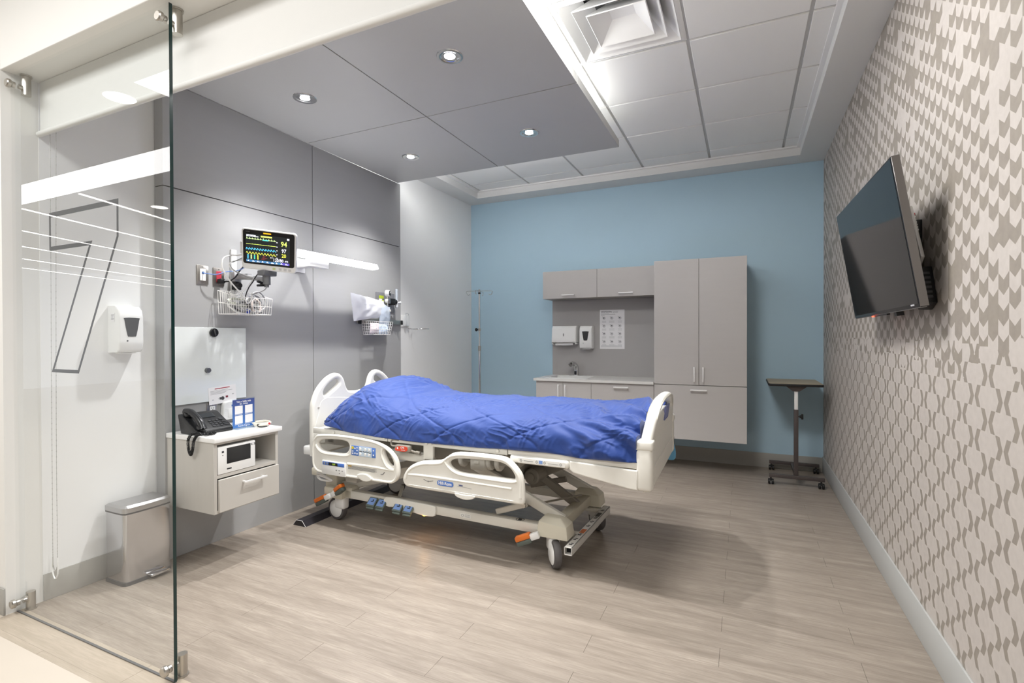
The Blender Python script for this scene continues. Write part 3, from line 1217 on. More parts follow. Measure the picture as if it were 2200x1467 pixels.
t = wall_plate('data_outlet', 'white data socket in steel plate, left of the red power outlet', 'outlet', 1.915, 1.594, 0.070, 0.112, M_STEEL)
b = B()
b.box(-0.017, 0.017, -0.0085, -0.005, -0.034, 0.034, 0.001, 1)
b.mi = 1
b.box(-0.007, 0.007, -0.0095, -0.008, 0.004, 0.018)
b.done('jack', [M_WPLAS, mat('blue_jack', '#37578a', 0.5)], t)
t = wall_plate('red_power_outlet', 'red emergency power outlet in steel plate on the grey wall', 'outlet', 2.014, 1.592, 0.070, 0.110, mat('dark_steel_plate', '#98938d', 0.35, 1.0))
b = B()
b.box(-0.0165, 0.0165, -0.0085, -0.005, -0.034, 0.034, 0.002, 1)
b.mi = 1
b.box(-0.008, -0.005, -0.0092, -0.008, 0.012, 0.022)
b.box(0.005, 0.008, -0.0092, -0.008, 0.012, 0.022)
b.done('socket', [mat('red_socket', '#b8394a', 0.4), M_BLACK], t)

# cords from those outlets to the monitor
pc = thing('power_lead', 'black power cord plugged into the red wall outlet', 'cord', (WX, 2.014, 1.566), 90)
b = B()
b.box(-0.016, 0.016, -0.045, -0.0095, -0.014, 0.014, 0.006)
b.cyl((0.01, -0.04, 0), (0.045, -0.055, 0.004), 0.009, 10, r2=0.005)
b.done('plug', M_BLACK, pc)
b = B()
b.tube([(0.04, -0.052, 0.004), (0.06, -0.075, 0.03), (0.085, -0.085, 0.075), (0.10, -0.12, 0.11), (0.10, -0.19, 0.14)], 0.0042, 8, smooth=6)
b.done('cable', M_BLACK, pc)
ec = B().tube([(0, 0, 0), (0.012, -0.03, -0.006), (0.05, -0.05, -0.006), (0.10, -0.07, 0.015), (0.14, -0.12, 0.025), (0.16, -0.18, 0.06), (0.175, -0.21, 0.10)], 0.0026, 8, smooth=6).done('network_cable', mat('blue_cable', '#6f8fd0', 0.45))
ec.location, ec.rotation_euler = (WX + 0.010, 1.915, 1.605), (0, 0, R(90))
tag(ec, 'thin blue network cable from the data outlet to the monitor', 'cable')

# --- wall track, arm, monitor
ma = thing('display_mount', 'white wall channel with grey arm that carries the patient monitor', 'mount', (WX, 2.108, 1.60), 90)
b = B()
b.box(-0.017, 0.017, -0.016, 0, -0.13, 0.17, 0.002)
b.box(-0.008, 0.008, -0.020, -0.014, -0.12, 0.16)
b.done('wall_channel', M_TRIMW, ma)
b = B()
b.box(-0.024, 0.024, -0.05, -0.014, -0.03, 0.03, 0.004)
b.done('carriage', mat('light_grey_metal', '#b4b4b6', 0.4, 0.5), ma)
b = B()
b.tube([(0.0, -0.045, 0.0), (-0.012, -0.17, -0.012), (0.0, -0.30, -0.025)], 0.015, 10)
b.box(-0.02, 0.02, -0.16, -0.05, -0.018, 0.014, 0.006)
b.done('arm', mat('light_grey_metal', '#b4b4b6'), ma)
b = B()
b.cyl((0.0, -0.30, -0.06), (0.0, -0.30, -0.005), 0.022, 18)
b.cyl((0.0, -0.30, -0.075), (0.0, -0.30, -0.06), 0.013, 14)
b.box(-0.045, 0.045, -0.335, -0.275, -0.008, 0.022, 0.005)
b.done('tilt_head', mat('mid_grey_metal', '#7c7d80', 0.4, 0.4), ma)
b = B()
b.cyl((-0.01, -0.055, -0.055), (-0.01, -0.085, -0.055), 0.014, 16)
b.box(-0.02, 0.02, -0.055, -0.016, -0.08, -0.03, 0.004)
b.done('lock_knob', M_BLACK, ma)

mo = thing('patient_monitor', 'white patient monitor with lit vital signs screen on the wall arm', 'monitor', (-2.511, 2.069, 1.729))
mo.rotation_mode = 'ZXY'
a1, a2, a3 = R(31.88), R(16.9), R(5.93)
mo.rotation_mode = 'QUATERNION'
mo.rotation_quaternion = (Matrix.Rotation(a1, 3, 'Z') @ Matrix.Rotation(a2, 3, 'X') @ Matrix.Rotation(a3, 3, 'Y')).to_quaternion()
b = B()
b.plate(rrect(-0.15, 0.15, -0.117, 0.117, 0.018), 0.0, 0.03, 0.006, seg=3)
b.plate(rrect(-0.13, 0.13, -0.10, 0.095, 0.018), 0.028, 0.075, 0.008)
b.done('housing', M_WPLAS, mo)
b = B()
b.box(-0.166, -0.148, 0.02, 0.06, -0.035, 0.035, 0.004)
b.done('cable_block', M_WPLAS, mo)
b = B()
b.plate(rrect(-0.141, 0.141, -0.085, 0.110, 0.012), -0.0015, 0.002, 0.0005)
bez = b.done('bezel', mat('black_glass', '#0e0e12', 0.08), mo)
b = B()
b.box(-0.126, 0.116, -0.0022, -0.0010, -0.074, 0.088)
scr = b.done('display', mat('lit_display', '#1b2026', 0.15, emit=0.35, ecol='#2a3030'), mo)
em = {}
for nm, c in (('green', '#b8e8a0'), ('yellow', '#dfe24e'), ('blue', '#58c4f4'), ('white', '#f2f2ff'), ('orange', '#f0a818'), ('teal', '#53d6c4'), ('red', '#7a2a2c'), ('bar', '#3a6a94'), ('lime', '#d8ee70'), ('violet', '#5448a8'), ('paleg', '#d6f4a8')):
    em[nm] = mat('lit_' + nm, c, 0.5, emit=0.95, ecol=c)


def wave(name, col, z0, fn, x0=-0.124, x1=0.04, n=90, r=0.0010):
    b = B()
    pts = [(x0 + (x1 - x0) * i / n, z0 + fn(i / n)) for i in range(n + 1)]
    for (xa, za), (xb, zb) in zip(pts, pts[1:]):
        dx, dz = xb - xa, zb - za
        L = math.hypot(dx, dz)
        nx, nz = -dz / L * r, dx / L * r
        b.face([(xa + nx, -0.0026, za + nz), (xa - nx, -0.0026, za - nz), (xb - nx, -0.0026, zb - nz), (xb + nx, -0.0026, zb + nz)])
    return b.done(name, em[col], scr)


def ecg(t, n=11, h=0.010):
    f = (t * n) % 1
    return h * max(0, 1 - abs(f - 0.3) / 0.05) - 0.3 * h * max(0, 1 - abs(f - 0.4) / 0.05) + 0.25 * h * max(0, 1 - abs(f - 0.62) / 0.12)


wave('heart_trace', 'paleg', 0.060, ecg, n=260)
wave('flat_trace', 'lime', 0.030, lambda t: ecg(t, 11, 0.003), n=200)
wave('oxygen_trace', 'blue', -0.003, lambda t: 0.014 * (1 - ((t * 11) % 1)) ** 1.2 * min(1, ((t * 11) % 1) / 0.12), n=260, r=0.0014)
wave('breath_trace', 'yellow', -0.025, lambda t: 0.006 * math.sin(t * 10 * 2 * math.pi) + 0.003, n=200, r=0.0013)


def num(s, size, x, z, c, b_=0.01, sx=0.85):
    b = B()
    b.text(s, size, x, z, -0.0028, 0.0002, bold=b_, sx=sx)
    return b.done('reading', em[c], scr)


num('94', 0.040, 0.083, 0.047, 'lime')
num('97', 0.030, 0.083, 0.008, 'white')
num('20', 0.030, 0.083, -0.020, 'yellow')
num('120/80', 0.025, 0.052, -0.050, 'white', 0.004)
num('(93)', 0.0135, 0.098, -0.051, 'white', 0.004)
b = B()
b.box(-0.03, 0.012, -0.0028, -0.0016, 0.095, 0.102)
b.done('alarm_lamp', em['orange'], mo)
b = B()
b.box(-0.044, 0.017, -0.0028, -0.0021, 0.075, 0.083)
b.done('alarm_bar', em['lime'], scr)
b = B()
b.box(-0.035, -0.002, -0.0027, -0.0021, 0.056, 0.062)
b.done('teal_tag', em['teal'], scr)
b = B()
for k, w in enumerate((0.05, 0.065)):
    b.box(-0.122, -0.122 + w, -0.0028, -0.0021, 0.079 - k * 0.006, 0.0825 - k * 0.006)
b.box(0.10, 0.112, -0.0028, -0.0021, 0.073, 0.083)
for zz in (0.052, 0.027, 0.005, -0.018, -0.038):
    b.box(0.041, 0.048, -0.0028, -0.0021, zz, zz + 0.004)
b.box(0.008, 0.014, -0.0028, -0.0021, -0.040, -0.036)
b.box(0.017, 0.025, -0.0028, -0.0021, -0.038, -0.0365)
for k in range(9):
    b.box(-0.118 + k * 0.026, -0.108 + k * 0.026 + (k % 3) * 0.003, -0.0029, -0.0023, -0.071, -0.0685)
    b.box(-0.115 + k * 0.026, -0.110 + k * 0.026, -0.0029, -0.0023, -0.0665, -0.0635)
b.done('small_captions', em['white'], scr)
for x, c in ((-0.118, 'blue'), (-0.100, 'paleg'), (-0.082, 'teal'), (-0.064, 'yellow')):
    b = B()
    for k in range(5):
        b.box(x, x + 0.007, -0.0028, -0.0021, -0.056 + k * 0.0052, -0.0525 + k * 0.0052)
    b.done('caption_column', em[c], scr)
b = B()
b.box(-0.124, 0.065, -0.0024, -0.0018, -0.0735, -0.061)
b.done('menu_bar', em['bar'], scr)
b = B()
b.box(0.066, 0.114, -0.0024, -0.0018, -0.0735, -0.061)
b.done('menu_bar', em['violet'], scr)
b = B()
for k in range(5):
    b.box(-0.043 + 0.003 * k, -0.020 + 0.006 * (k % 3), -0.0024, -0.0021, -0.054 + k * 0.005, -0.0525 + k * 0.005)
b.box(-0.031, -0.030, -0.0024, -0.0021, -0.056, -0.032)
b.done('red_caption', em['red'], scr)
b = B()
b.cyl((-0.085, 0, -0.1), (-0.085, -0.002, -0.1), 0.008, 18)
b.box(-0.128, -0.104, -0.0008, 0.0, -0.0995, -0.097)
b.done('home_button', M_TRIMW, mo)
for k, x in enumerate((0.028, 0.062, 0.090, 0.116)):
    b = B()
    b.box(x - 0.008, x + 0.008, -0.0015, 0.0005, -0.108, -0.094, 0.001, 1)
    b.done('button', mat('lime_button', '#c9d49a', 0.5) if k == 0 else mat('pale_grey_button', '#cfcfce', 0.5), mo)
b = B()
b.text('mindray', 0.0065, -0.115, 0.100, -0.002, 0.0002)
b.done('badge', M_GREY, mo)

# --- wire basket with leads
bk = thing('wire_basket', 'white wire basket full of monitor leads, under the patient monitor', 'basket', (WX + 0.035, 2.11, 1.367), 90)


def wire_basket(root, w, d, hb, hf, taper, nw, nd, nh, r, m, part='wires'):
    b = B()

    def pt(x, y, t):
        k = 1 - taper * (1 - t)
        top = hb + (hf - hb) * (-y / d)
        return Vector((x * k, y * (1 - taper * (1 - t) * 0.5), top * t))
    per = [(-w / 2, 0)] + [(-w / 2 + w * i / nw, -d) for i in range(nw + 1)] + [(w / 2, 0)]
    for t in [i / nh for i in range(nh + 1)]:
        rr = r * 1.35 if t in (0, 1.0) else r
        b.tube([pt(-w / 2, 0, t), pt(-w / 2, -d, t), pt(w / 2, -d, t), pt(w / 2, 0, t)], rr, 6, closed=True)
    for i in range(nw + 1):
        x = -w / 2 + w * i / nw
        b.tube([pt(x, -d, 1), pt(x, -d, 0), pt(x, 0, 0), pt(x, 0, 1)], r, 5)
    for i in range(1, nd):
        y = -d * i / nd
        b.tube([pt(-w / 2, y, 1), pt(-w / 2, y, 0), pt(w / 2, y, 0), pt(w / 2, y, 1)], r, 5)
    return b.done(part, m, root)


M_WIRE = mat('white_coated_wire', '#f3f1ee', 0.4)
wire_basket(bk, 0.25, 0.16, 0.14, 0.098, 0.06, 15, 8, 2, 0.0016, M_WIRE)
b = B()
b.box(-0.03, 0.03, 0.0, 0.034, 0.06, 0.12, 0.003)
b.done('bracket', M_TRIMW, bk)


def lead(name, label, pts, r, m, loc=(WX + 0.035, 2.11, 1.367), k=8, cat='cable'):
    o = B().tube(pts, r, 7, smooth=k).done(name, m)
    o.location, o.rotation_euler = loc, (0, 0, R(90))
    return tag(o, label, cat)


rg = random.Random(3)


def loops(cx, cy, cz, rx, rz, n, tilt=0.3, jit=0.004):
    out = []
    for i in range(n * 10):
        a = i * 2 * math.pi / 10
        out.append((cx + rx * math.cos(a) + rg.uniform(-jit, jit), cy + tilt * rx * math.sin(a) + rg.uniform(-jit, jit), cz + rz * math.sin(a) + rg.uniform(-jit, jit)))
    return out


M_GCAB = mat('grey_cable', '#9b9b9c', 0.5)
M_WCAB = mat('white_cable', '#e9e8e6', 0.45)
M_DCAB = mat('dark_cable', '#2f2f33', 0.5)
M_PCAB = mat('pale_green_cable', '#d5d8c9', 0.5)
lead('pressure_hose', 'thick grey hose coiled upright at the far end of the wire basket', loops(0.065, -0.085, 0.068, 0.042, 0.056, 4, 0.25), 0.0048, M_GCAB)
lead('pressure_hose', 'thick grey hose loops standing above the front rim of the basket', loops(0.05, -0.125, 0.08, 0.055, 0.06, 2, 0.12), 0.0042, M_GCAB)
lead('lead_bundle', 'pale green bundle of thin leads lying across the wire basket', loops(-0.045, -0.08, 0.072, 0.06, 0.022, 6, 0.6, 0.006), 0.0028, M_PCAB)
lead('lead_bundle', 'dark leads at the bottom of the wire basket', loops(0.01, -0.085, 0.032, 0.075, 0.024, 6, 0.7, 0.007), 0.003, M_DCAB)
lead('lead_bundle', 'pale grey leads coiled at the near end of the basket', loops(-0.065, -0.075, 0.045, 0.042, 0.035, 5, 0.9, 0.007), 0.003, M_WCAB)
lead('lead_bundle', 'light grey leads hooped in middle of the wire basket', loops(0.02, -0.10, 0.055, 0.038, 0.045, 4, 0.4, 0.005), 0.0032, mat('light_grey_cable', '#c4c4c5', 0.5))
lead('lead_bundle', 'mid grey leads packed in the front of the wire basket', loops(0.0, -0.125, 0.045, 0.09, 0.034, 5, 0.15, 0.008), 0.0034, M_GCAB)
lead('lead_bundle', 'black and dark cable loop standing in the far half of basket', loops(0.055, -0.10, 0.05, 0.04, 0.04, 3, 0.5, 0.004), 0.0042, M_DCAB)
lead('lead_bundle', 'pinkish white tubing looped in the middle of the basket', loops(0.03, -0.135, 0.05, 0.030, 0.042, 3, 0.2, 0.004), 0.0036, mat('pinkish_tubing', '#dccfc9', 0.45))
lead('monitor_lead', 'thick white lead hanging in a wide curve from monitor into basket',
     [(-0.095, -0.19, 0.345), (-0.13, -0.185, 0.335), (-0.165, -0.178, 0.33), (-0.207, -0.175, 0.311), (-0.221, -0.175, 0.274), (-0.211, -0.175, 0.237), (-0.166, -0.175, 0.176), (-0.112, -0.175, 0.124), (-0.075, -0.173, 0.084), (-0.058, -0.172, 0.062), (-0.03, -0.17, 0.084), (-0.022, -0.165, 0.125)], 0.0042, M_WCAB)
lead('monitor_lead', 'thin white lead looping from the monitor side down across the basket rim',
     [(-0.095, -0.19, 0.315), (-0.130, -0.19, 0.305), (-0.170, -0.19, 0.292), (-0.187, -0.19, 0.273), (-0.159, -0.19, 0.241), (-0.062, -0.19, 0.221), (-0.033, -0.19, 0.212), (-0.086, -0.185, 0.14), (-0.132, -0.18, 0.107), (-0.155, -0.15, 0.115), (-0.13, -0.12, 0.13)], 0.0026, M_WCAB)
lead('monitor_lead', 'grey lead running from monitor side across the arm to the clip',
     [(-0.095, -0.195, 0.33), (-0.15, -0.20, 0.30), (-0.195, -0.21, 0.275), (-0.175, -0.215, 0.242), (-0.101, -0.215, 0.214), (-0.042, -0.215, 0.202), (0.012, -0.215, 0.189), (0.04, -0.21, 0.165), (0.024, -0.20, 0.142), (-0.03, -0.17, 0.115)], 0.0028, M_GCAB)
lead('monitor_lead', 'black lead dropping straight from under the monitor into basket',
     [(0.01, -0.265, 0.255), (-0.035, -0.235, 0.235), (-0.044, -0.2, 0.189), (-0.05, -0.17, 0.152), (-0.047, -0.14, 0.10), (-0.02, -0.12, 0.05)], 0.0035, M_DCAB)
fc = thing('finger_clip', 'black finger clip sensor hanging under the monitor', 'sensor', (WX + 0.28, 2.088, 1.541), 90)
b = B()
b.box(-0.028, 0.024, -0.012, 0.012, 0.004, 0.016, 0.004, M=Matrix.Rotation(R(14), 4, 'Y'))
b.box(-0.026, 0.028, -0.012, 0.012, -0.012, 0.001, 0.004, M=Matrix.Rotation(R(-6), 4, 'Y'))
b.done('jaws', M_BLACK, fc)
b = B()
b.cyl((0, -0.004, 0.002), (0, 0.004, 0.002), 0.006, 12)
b.done('hinge_pin', M_DGREY, fc)
for nm, lab, p, c in (('lead_clip', 'violet lead connector on top of the basket leads', (0.025, -0.09, 0.098), '#3a3478'), ('lead_clip', 'blue lead connector at bottom of the wire basket', (-0.03, -0.135, 0.016), '#2a3da0')):
    o = B().box(-0.012, 0.012, -0.008, 0.008, -0.011, 0.011, 0.003).done(nm, mat('clip_' + c[1:], c, 0.4))
    o.location, o.rotation_euler = (WX + 0.035 - p[1], 2.11 + p[0], 1.367 + p[2]), (0.2, 0.3, R(70))
    tag(o, lab, 'clip')

# --- over-bed light bar
M_BAR = mat('bar_lamp_lens', '#ffffff', 0.3, emit=9, ecol='#fafaff')
lb = thing('light_bar', 'long lit white light bar on the grey wall over bed', 'wall light', (WX, 2.65, 1.79), 90)
b = B()
prof = [(-0.172, -0.024), (-0.214, -0.020), (-0.221, -0.006), (-0.214, 0.019), (-0.172, 0.023)]
b.hull([(-0.56, y, z) for y, z in prof], [(0.555, y, z) for y, z in prof])
b.done('diffuser', M_BAR, lb)
M_CAP = mat('frosted_cap', '#fafafa', 0.3, emit=1.2)
for xa, xb in ((0.555, 0.572), (-0.56, -0.577)):
    b = B()
    b.hull([(xa, y, z) for y, z in prof], [(xb, y * 0.98 - 0.002, z * 0.5 - 0.008) for y, z in prof])
    b.done('end_cap', M_CAP, lb)
b = B()
b.box(-0.555, 0.55, -0.172, -0.164, -0.020, 0.021)
b.done('back_channel', M_TRIMW, lb)
b = B()
b.box(-0.12, 0.055, -0.200, -0.155, -0.078, -0.025, 0.002)
b.done('driver_box', M_WPLAS, lb)
b = B()
b.box(-0.06, 0.0, -0.160, -0.008, -0.070, -0.035, 0.003)
b.box(-0.08, 0.02, -0.008, 0.0, -0.10, 0.0, 0.002)
b.done('wall_arm', M_TRIMW, lb)

# --- equipment rail, oxygen fittings, second basket
rl = thing('equipment_rail', 'steel equipment rail along the grey wall behind the bedhead', 'rail', (WX, 3.48, 1.362), 90)
b = B()
b.box(-0.29, 0.30, -0.024, -0.014, -0.019, 0.019, 0.002)
b.done('bar', M_STEEL, rl)
b = B()
for x in (-0.22, 0.0, 0.22):
    b.box(x - 0.015, x + 0.015, -0.014, 0, -0.012, 0.012)
b.done('standoffs', M_GREY, rl)
b = B()
b.box(-0.285, -0.25, -0.034, -0.0245, -0.024, 0.012, 0.003)
b.box(0.285, 0.305, -0.030, -0.012, -0.02, 0.02, 0.003)
b.done('end_stop', M_BLACK, rl)

op = thing('gas_outlet_plate', 'grey medical gas outlet plate on wall above the equipment rail', 'outlet', (WX, 3.565, 1.535), 90)
b = B()
b.box(-0.125, 0.125, -0.008, 0, -0.085, 0.085, 0.002)
b.done('cover_plate', mat('gas_plate', '#86868a', 0.4, 0.3), op)
b = B()
b.box(-0.09, -0.03, -0.012, -0.008, 0.03, 0.056)
b.done('yellow_label', mat('yellow_green_label', '#b6c832', 0.5), op)
b = B()
b.box(-0.09, -0.05, -0.0115, -0.008, -0.005, 0.028)
b.done('white_label', M_PAPER, op)
for x in (-0.045, 0.06):
    b = B()
    b.cyl((x, -0.008, 0.0), (x, -0.022, 0.0), 0.022, 20)
    b.done('gas_socket', M_STEEL, op)

vr = thing('vacuum_regulator', 'vacuum regulator with round black-faced gauge on gas outlet plate', 'regulator', (WX + 0.022, 3.505, 1.54), 90)
b = B()
b.cyl((0, 0, 0), (0, -0.06, 0), 0.012, 14)
b.box(-0.018, 0.018, -0.075, -0.035, -0.022, 0.022, 0.005)
b.cyl((0, -0.056, 0.02), (0, -0.056, 0.05), 0.009, 12)
b.cyl((0, -0.056, -0.02), (0, -0.056, -0.075), 0.008, 12)
b.done('body', M_CHROME, vr)
b = B()
b.cyl((-0.009, -0.042, 0.068), (0.003, -0.078, 0.068), 0.028, 24, bev=0.004)
b.done('gauge', M_TRIMW, vr)
b = B()
b.cyl((0.003, -0.078, 0.068), (0.0035, -0.0795, 0.068), 0.023, 24)
b.mi = 1
b.box(-0.0012, 0.0012, -0.0008, 0.0008, 0, 0.017, M=Matrix.Translation((0.0038, -0.0803, 0.068)) @ Matrix.Rotation(0.5, 4, 'Y'))
b.done('gauge_face', [M_BLACK, M_TRIMW], vr)
b = B()
b.cyl((-0.03, -0.055, 0.0), (-0.018, -0.075, 0.0), 0.016, 18, bev=0.003)
b.done('control_knob', M_WPLAS, vr)
b = B()
b.cyl((0, -0.056, -0.072), (0, -0.056, -0.095), 0.028, 22, bev=0.004)
b.cyl((0, -0.056, -0.095), (0, -0.056, -0.112), 0.018, 18)
b.done('trap_cap', mat('ivory_plastic', '#e4dfd6', 0.4), vr)
b = B()
b.box(-0.045, -0.025, -0.04, -0.03, -0.075, -0.005, 0.004, M=Matrix.Rotation(0.25, 4, 'Y'))
b.done('tag', mat('yellow_green_label', '#b6c832'), vr)

fm = thing('oxygen_flowmeter', 'clear oxygen flowmeter tube with black valve body on gas outlet plate', 'flowmeter', (WX + 0.022, 3.585, 1.54), 90)
b = B()
b.cyl((0, 0, 0), (0, -0.045, 0), 0.02, 18)
b.box(-0.055, 0.012, -0.075, -0.03, -0.03, 0.026, 0.008)
b.cyl((-0.05, -0.052, 0.0), (0.035, -0.052, 0.0), 0.022, 18)
b.done('valve_body', M_BLACK, fm)
b = B()
b.cyl((0.045, -0.055, -0.035), (0.045, -0.055, 0.115), 0.011, 16, bev=0.003)
b.done('tube', glassy('clear_tube', '#e4eaf0', alpha=0.45, acol='#e8eef4'), fm)
b = B()
b.cyl((0.045, -0.055, -0.045), (0.045, -0.055, 0.02), 0.0135, 14)
b.cyl((0.045, -0.055, -0.055), (0.045, -0.055, -0.045), 0.008, 12)
b.cyl((0.045, -0.06, -0.005), (0.062, -0.075, -0.005), 0.009, 12)
b.cyl((0.062, -0.075, -0.005), (0.070, -0.082, -0.005), 0.014, 16)
b.done('needle_valve', mat('grey_white_plastic', '#d4d6d8', 0.35), fm)

b2 = thing('small_wire_basket', 'white grid basket hooked on the equipment rail behind bedhead', 'basket', (WX + 0.026, 3.365, 1.25), 90)
wire_basket(b2, 0.26, 0.115, 0.115, 0.108, 0.18, 10, 5, 5, 0.0015, M_WIRE)


def puffy(name, label, cat, loc, outline_fn, bulge, m, nu=18, nv=14, seed=0):
    o = thing(name, label, cat, loc, 90)
    b = B()
    for sgn in (-1, 1):
        def f(u, v, sgn=sgn):
            x, z = outline_fn(u, v)
            e = math.sin(math.pi * min(1, max(0, u))) ** 0.5 * math.sin(math.pi * min(1, max(0, v))) ** 0.5
            w = noise.noise(Vector((x * 18 + seed, z * 18, sgn * 3))) * 0.012 + noise.noise(Vector((x * 40 + seed, z * 40, 7))) * 0.004
            return Vector((x, sgn * (bulge if sgn < 0 else bulge * 0.25) * e + w * (0.3 + e) * (1 if sgn < 0 else 0.4), z + w * 0.3))
        b.grid(f, nu, nv, flip=sgn > 0)
    b.done('film', m, o, smooth=80)
    return o


M_BAG = mat('white_bag_film', '#f4f5f9', 0.35)


def bag_outline(u, v):
    # quadrilateral with a stepped lower edge
    top = (-0.20 + 0.40 * u, 0.112 - 0.045 * u)
    bot_pts = [(-0.165, -0.112), (-0.07, -0.100), (0.03, -0.085), (0.13, -0.075), (0.255, -0.06)]
    k = u * (len(bot_pts) - 1)
    i = min(int(k), len(bot_pts) - 2)
    f = k - i
    bx = bot_pts[i][0] * (1 - f) + bot_pts[i + 1][0] * f
    bz = bot_pts[i][1] * (1 - f) + bot_pts[i + 1][1] * f
    return (top[0] * v + bx * (1 - v), top[1] * v + bz * (1 - v))


pb = puffy('plastic_bag', 'opaque white plastic bag stuffed over edge of the rail basket', 'bag', (WX + 0.075, 3.255, 1.468), bag_outline, 0.028, M_BAG)
b = B()
b.box(-0.02, 0.02, 0.004, 0.012, 0.0, 0.012)
b.done('fold', M_BAG, pb)
M_CLEAR = glassy('clear_bag_film', '#eef3f8', alpha=0.5, acol='#dfe9f6')
puffy('clear_bag', 'clear plastic bag standing up from the rail basket below gauge', 'bag', (WX + 0.085, 3.455, 1.41), lambda u, v: (-0.075 + 0.13 * u + 0.02 * v, -0.10 + 0.19 * v + 0.01 * math.sin(u * 5)), 0.03, M_CLEAR, seed=5)
puffy('tubing_packet', 'pale blue plastic packet inside the rail basket', 'packet', (WX + 0.095, 3.425, 1.305), lambda u, v: (-0.06 + 0.12 * u, -0.05 + 0.085 * v), 0.02, mat('pale_blue_film', '#cfe0f2', 0.3), seed=9)
puffy('mask_packet', 'pale pink packet inside the rail basket', 'packet', (WX + 0.10, 3.305, 1.305), lambda u, v: (-0.055 + 0.11 * u, -0.045 + 0.085 * v), 0.022, mat('pale_pink_film', '#ecdfe4', 0.3), seed=14)

# ring bracket on the white wall corner
rb = thing('bottle_ring_bracket', 'white wall bracket with a thin steel ring, right of the grey panels', 'bracket', (X0, 3.95, 1.383), 90)
b = B()
b.box(-0.055, 0.055, -0.008, 0, -0.055, 0.055, 0.002)
b.done('plate', M_WPLAS, rb)
b = B()
for x in (-0.018, 0.026):
    b.box(x - 0.010, x + 0.010, -0.032, -0.008, -0.048, 0.052, 0.004)
b.done('clip', mat('pale_clear_plastic', '#dadcdc', 0.2), rb)
b = B()
b.tube([(0.0, -0.02, 0.05), (-0.012, -0.02, 0.066), (0.0, -0.02, 0.072), (0.034, -0.02, 0.072), (0.04, -0.02, 0.064), (0.036, -0.02, 0.05)], 0.0022, 6)
b.tube([(0.12 + 0.085 * math.cos(i / 24 * 2 * math.pi), -0.10 + 0.085 * math.sin(i / 24 * 2 * math.pi), -0.075) for i in range(24)], 0.003, 7, closed=True)
b.tube([(0.02, -0.008, -0.05), (0.04, -0.03, -0.073), (0.06, -0.04, -0.075)], 0.003, 7)
b.done('ring', M_CHROME, rb)
# ================================================================== the hospital bed (local: x along the bed towards the foot, -y towards the viewer's side)
bed = thing('hospital_bed', 'cream electric hospital bed on casters under a blue quilt', 'bed', (-1.53, 2.90, 0), -2)
M_BEDG = mat('bed_grey_steel', '#a9a59c', 0.5)  # plain grey metal of the under-deck frame
M_TAUPE = mat('taupe_plastic', '#8d877d', 0.5)
M_ORANGE = mat('orange_plastic', '#e0762a', 0.4)
M_TYRE = mat('grey_tyre', '#5b5858', 0.6)
M_LBLUE = mat('pale_blue_label', '#7f9fd8', 0.5)
M_LABW = mat('white_label', '#ecebe6', 0.5)
M_BADGE = mat('blue_badge', '#5a82cc', 0.4)


def P(b, name, m, par=bed, **kw):
    return b.done(name, m, par, **kw)


# headboard
hb = [(-0.42, 0.42), (-0.422, 0.62), (-0.421, 0.745), (-0.410, 0.800), (-0.372, 0.873), (-0.302, 0.938), (-0.240, 0.968), (-0.198, 0.972), (-0.160, 0.956), (-0.133, 0.922), (-0.111, 0.865), (-0.086, 0.838), (-0.02, 0.829)]
hb_s = [(v.x, v.y) for v in catmull([Vector((a, c, 0)) for a, c in hb], 5)]
hb_out = hb_s + [(-a, c) for a, c in hb_s[::-1]]
hole = loop2([(-0.324, 0.836), (-0.320, 0.858), (-0.283, 0.894), (-0.232, 0.925), (-0.194, 0.928), (-0.182, 0.910), (-0.188, 0.890), (-0.241, 0.856), (-0.294, 0.826), (-0.316, 0.824)], 4)
hole2 = [(-a, c) for a, c in hole]
YZ = Matrix(((0, 0, 1, 0), (1, 0, 0, 0), (0, 1, 0, 0), (0, 0, 0, 1)))     # drawing (y, z) -> local, depth along x
me = shape2d(hb_out, [hole, hole2], 0.045, 0.018, 4)
b = B()
b.mesh(me, Matrix.Translation((-1.122, 0, 0)) @ YZ)
head = P(b, 'headboard', M_CREAM)
b = B()
b.plate(loop2([(-0.36, 0.5), (-0.37, 0.72), (-0.33, 0.80), (-0.20, 0.80), (0, 0.78), (0.20, 0.80), (0.33, 0.80), (0.37, 0.72), (0.36, 0.5)], 4), -0.003, 0.003, 0.0025, M=Matrix.Translation((-1.101, 0, 0)) @ YZ)
P(b, 'recess_panel', M_CREAM, head)
b = B()
for y in (-0.375, 0.375):
    b.cyl((-1.10, y, 0.745), (-1.096, y, 0.745), 0.007, 12)
P(b, 'rivets', M_BEDG, head)
b = B()
for y in (-0.30, 0.30):
    b.box(-1.20, -1.125, y * 1.3 - 0.03, y * 1.3 + 0.03, 0.425, 0.485, 0.010)
P(b, 'wall_bumper', M_WPLAS, head)

# footboard
fb_ = [(-0.455, 0.50), (-0.462, 0.56), (-0.460, 0.70), (-0.443, 0.745), (-0.395, 0.803), (-0.325, 0.853), (-0.245, 0.888), (-0.15, 0.906), (0.0, 0.912)]
FTM = Matrix.Translation((1.125, -0.46, 0)) @ Matrix.Rotation(R(3.0), 4, 'Z') @ Matrix.Translation((-1.125, 0.46, 0))


def lean(b):
    for v in b.bm.verts:
        v.co.x += 0.13 * max(0.0, v.co.z - 0.72)
    return b.move(FTM)


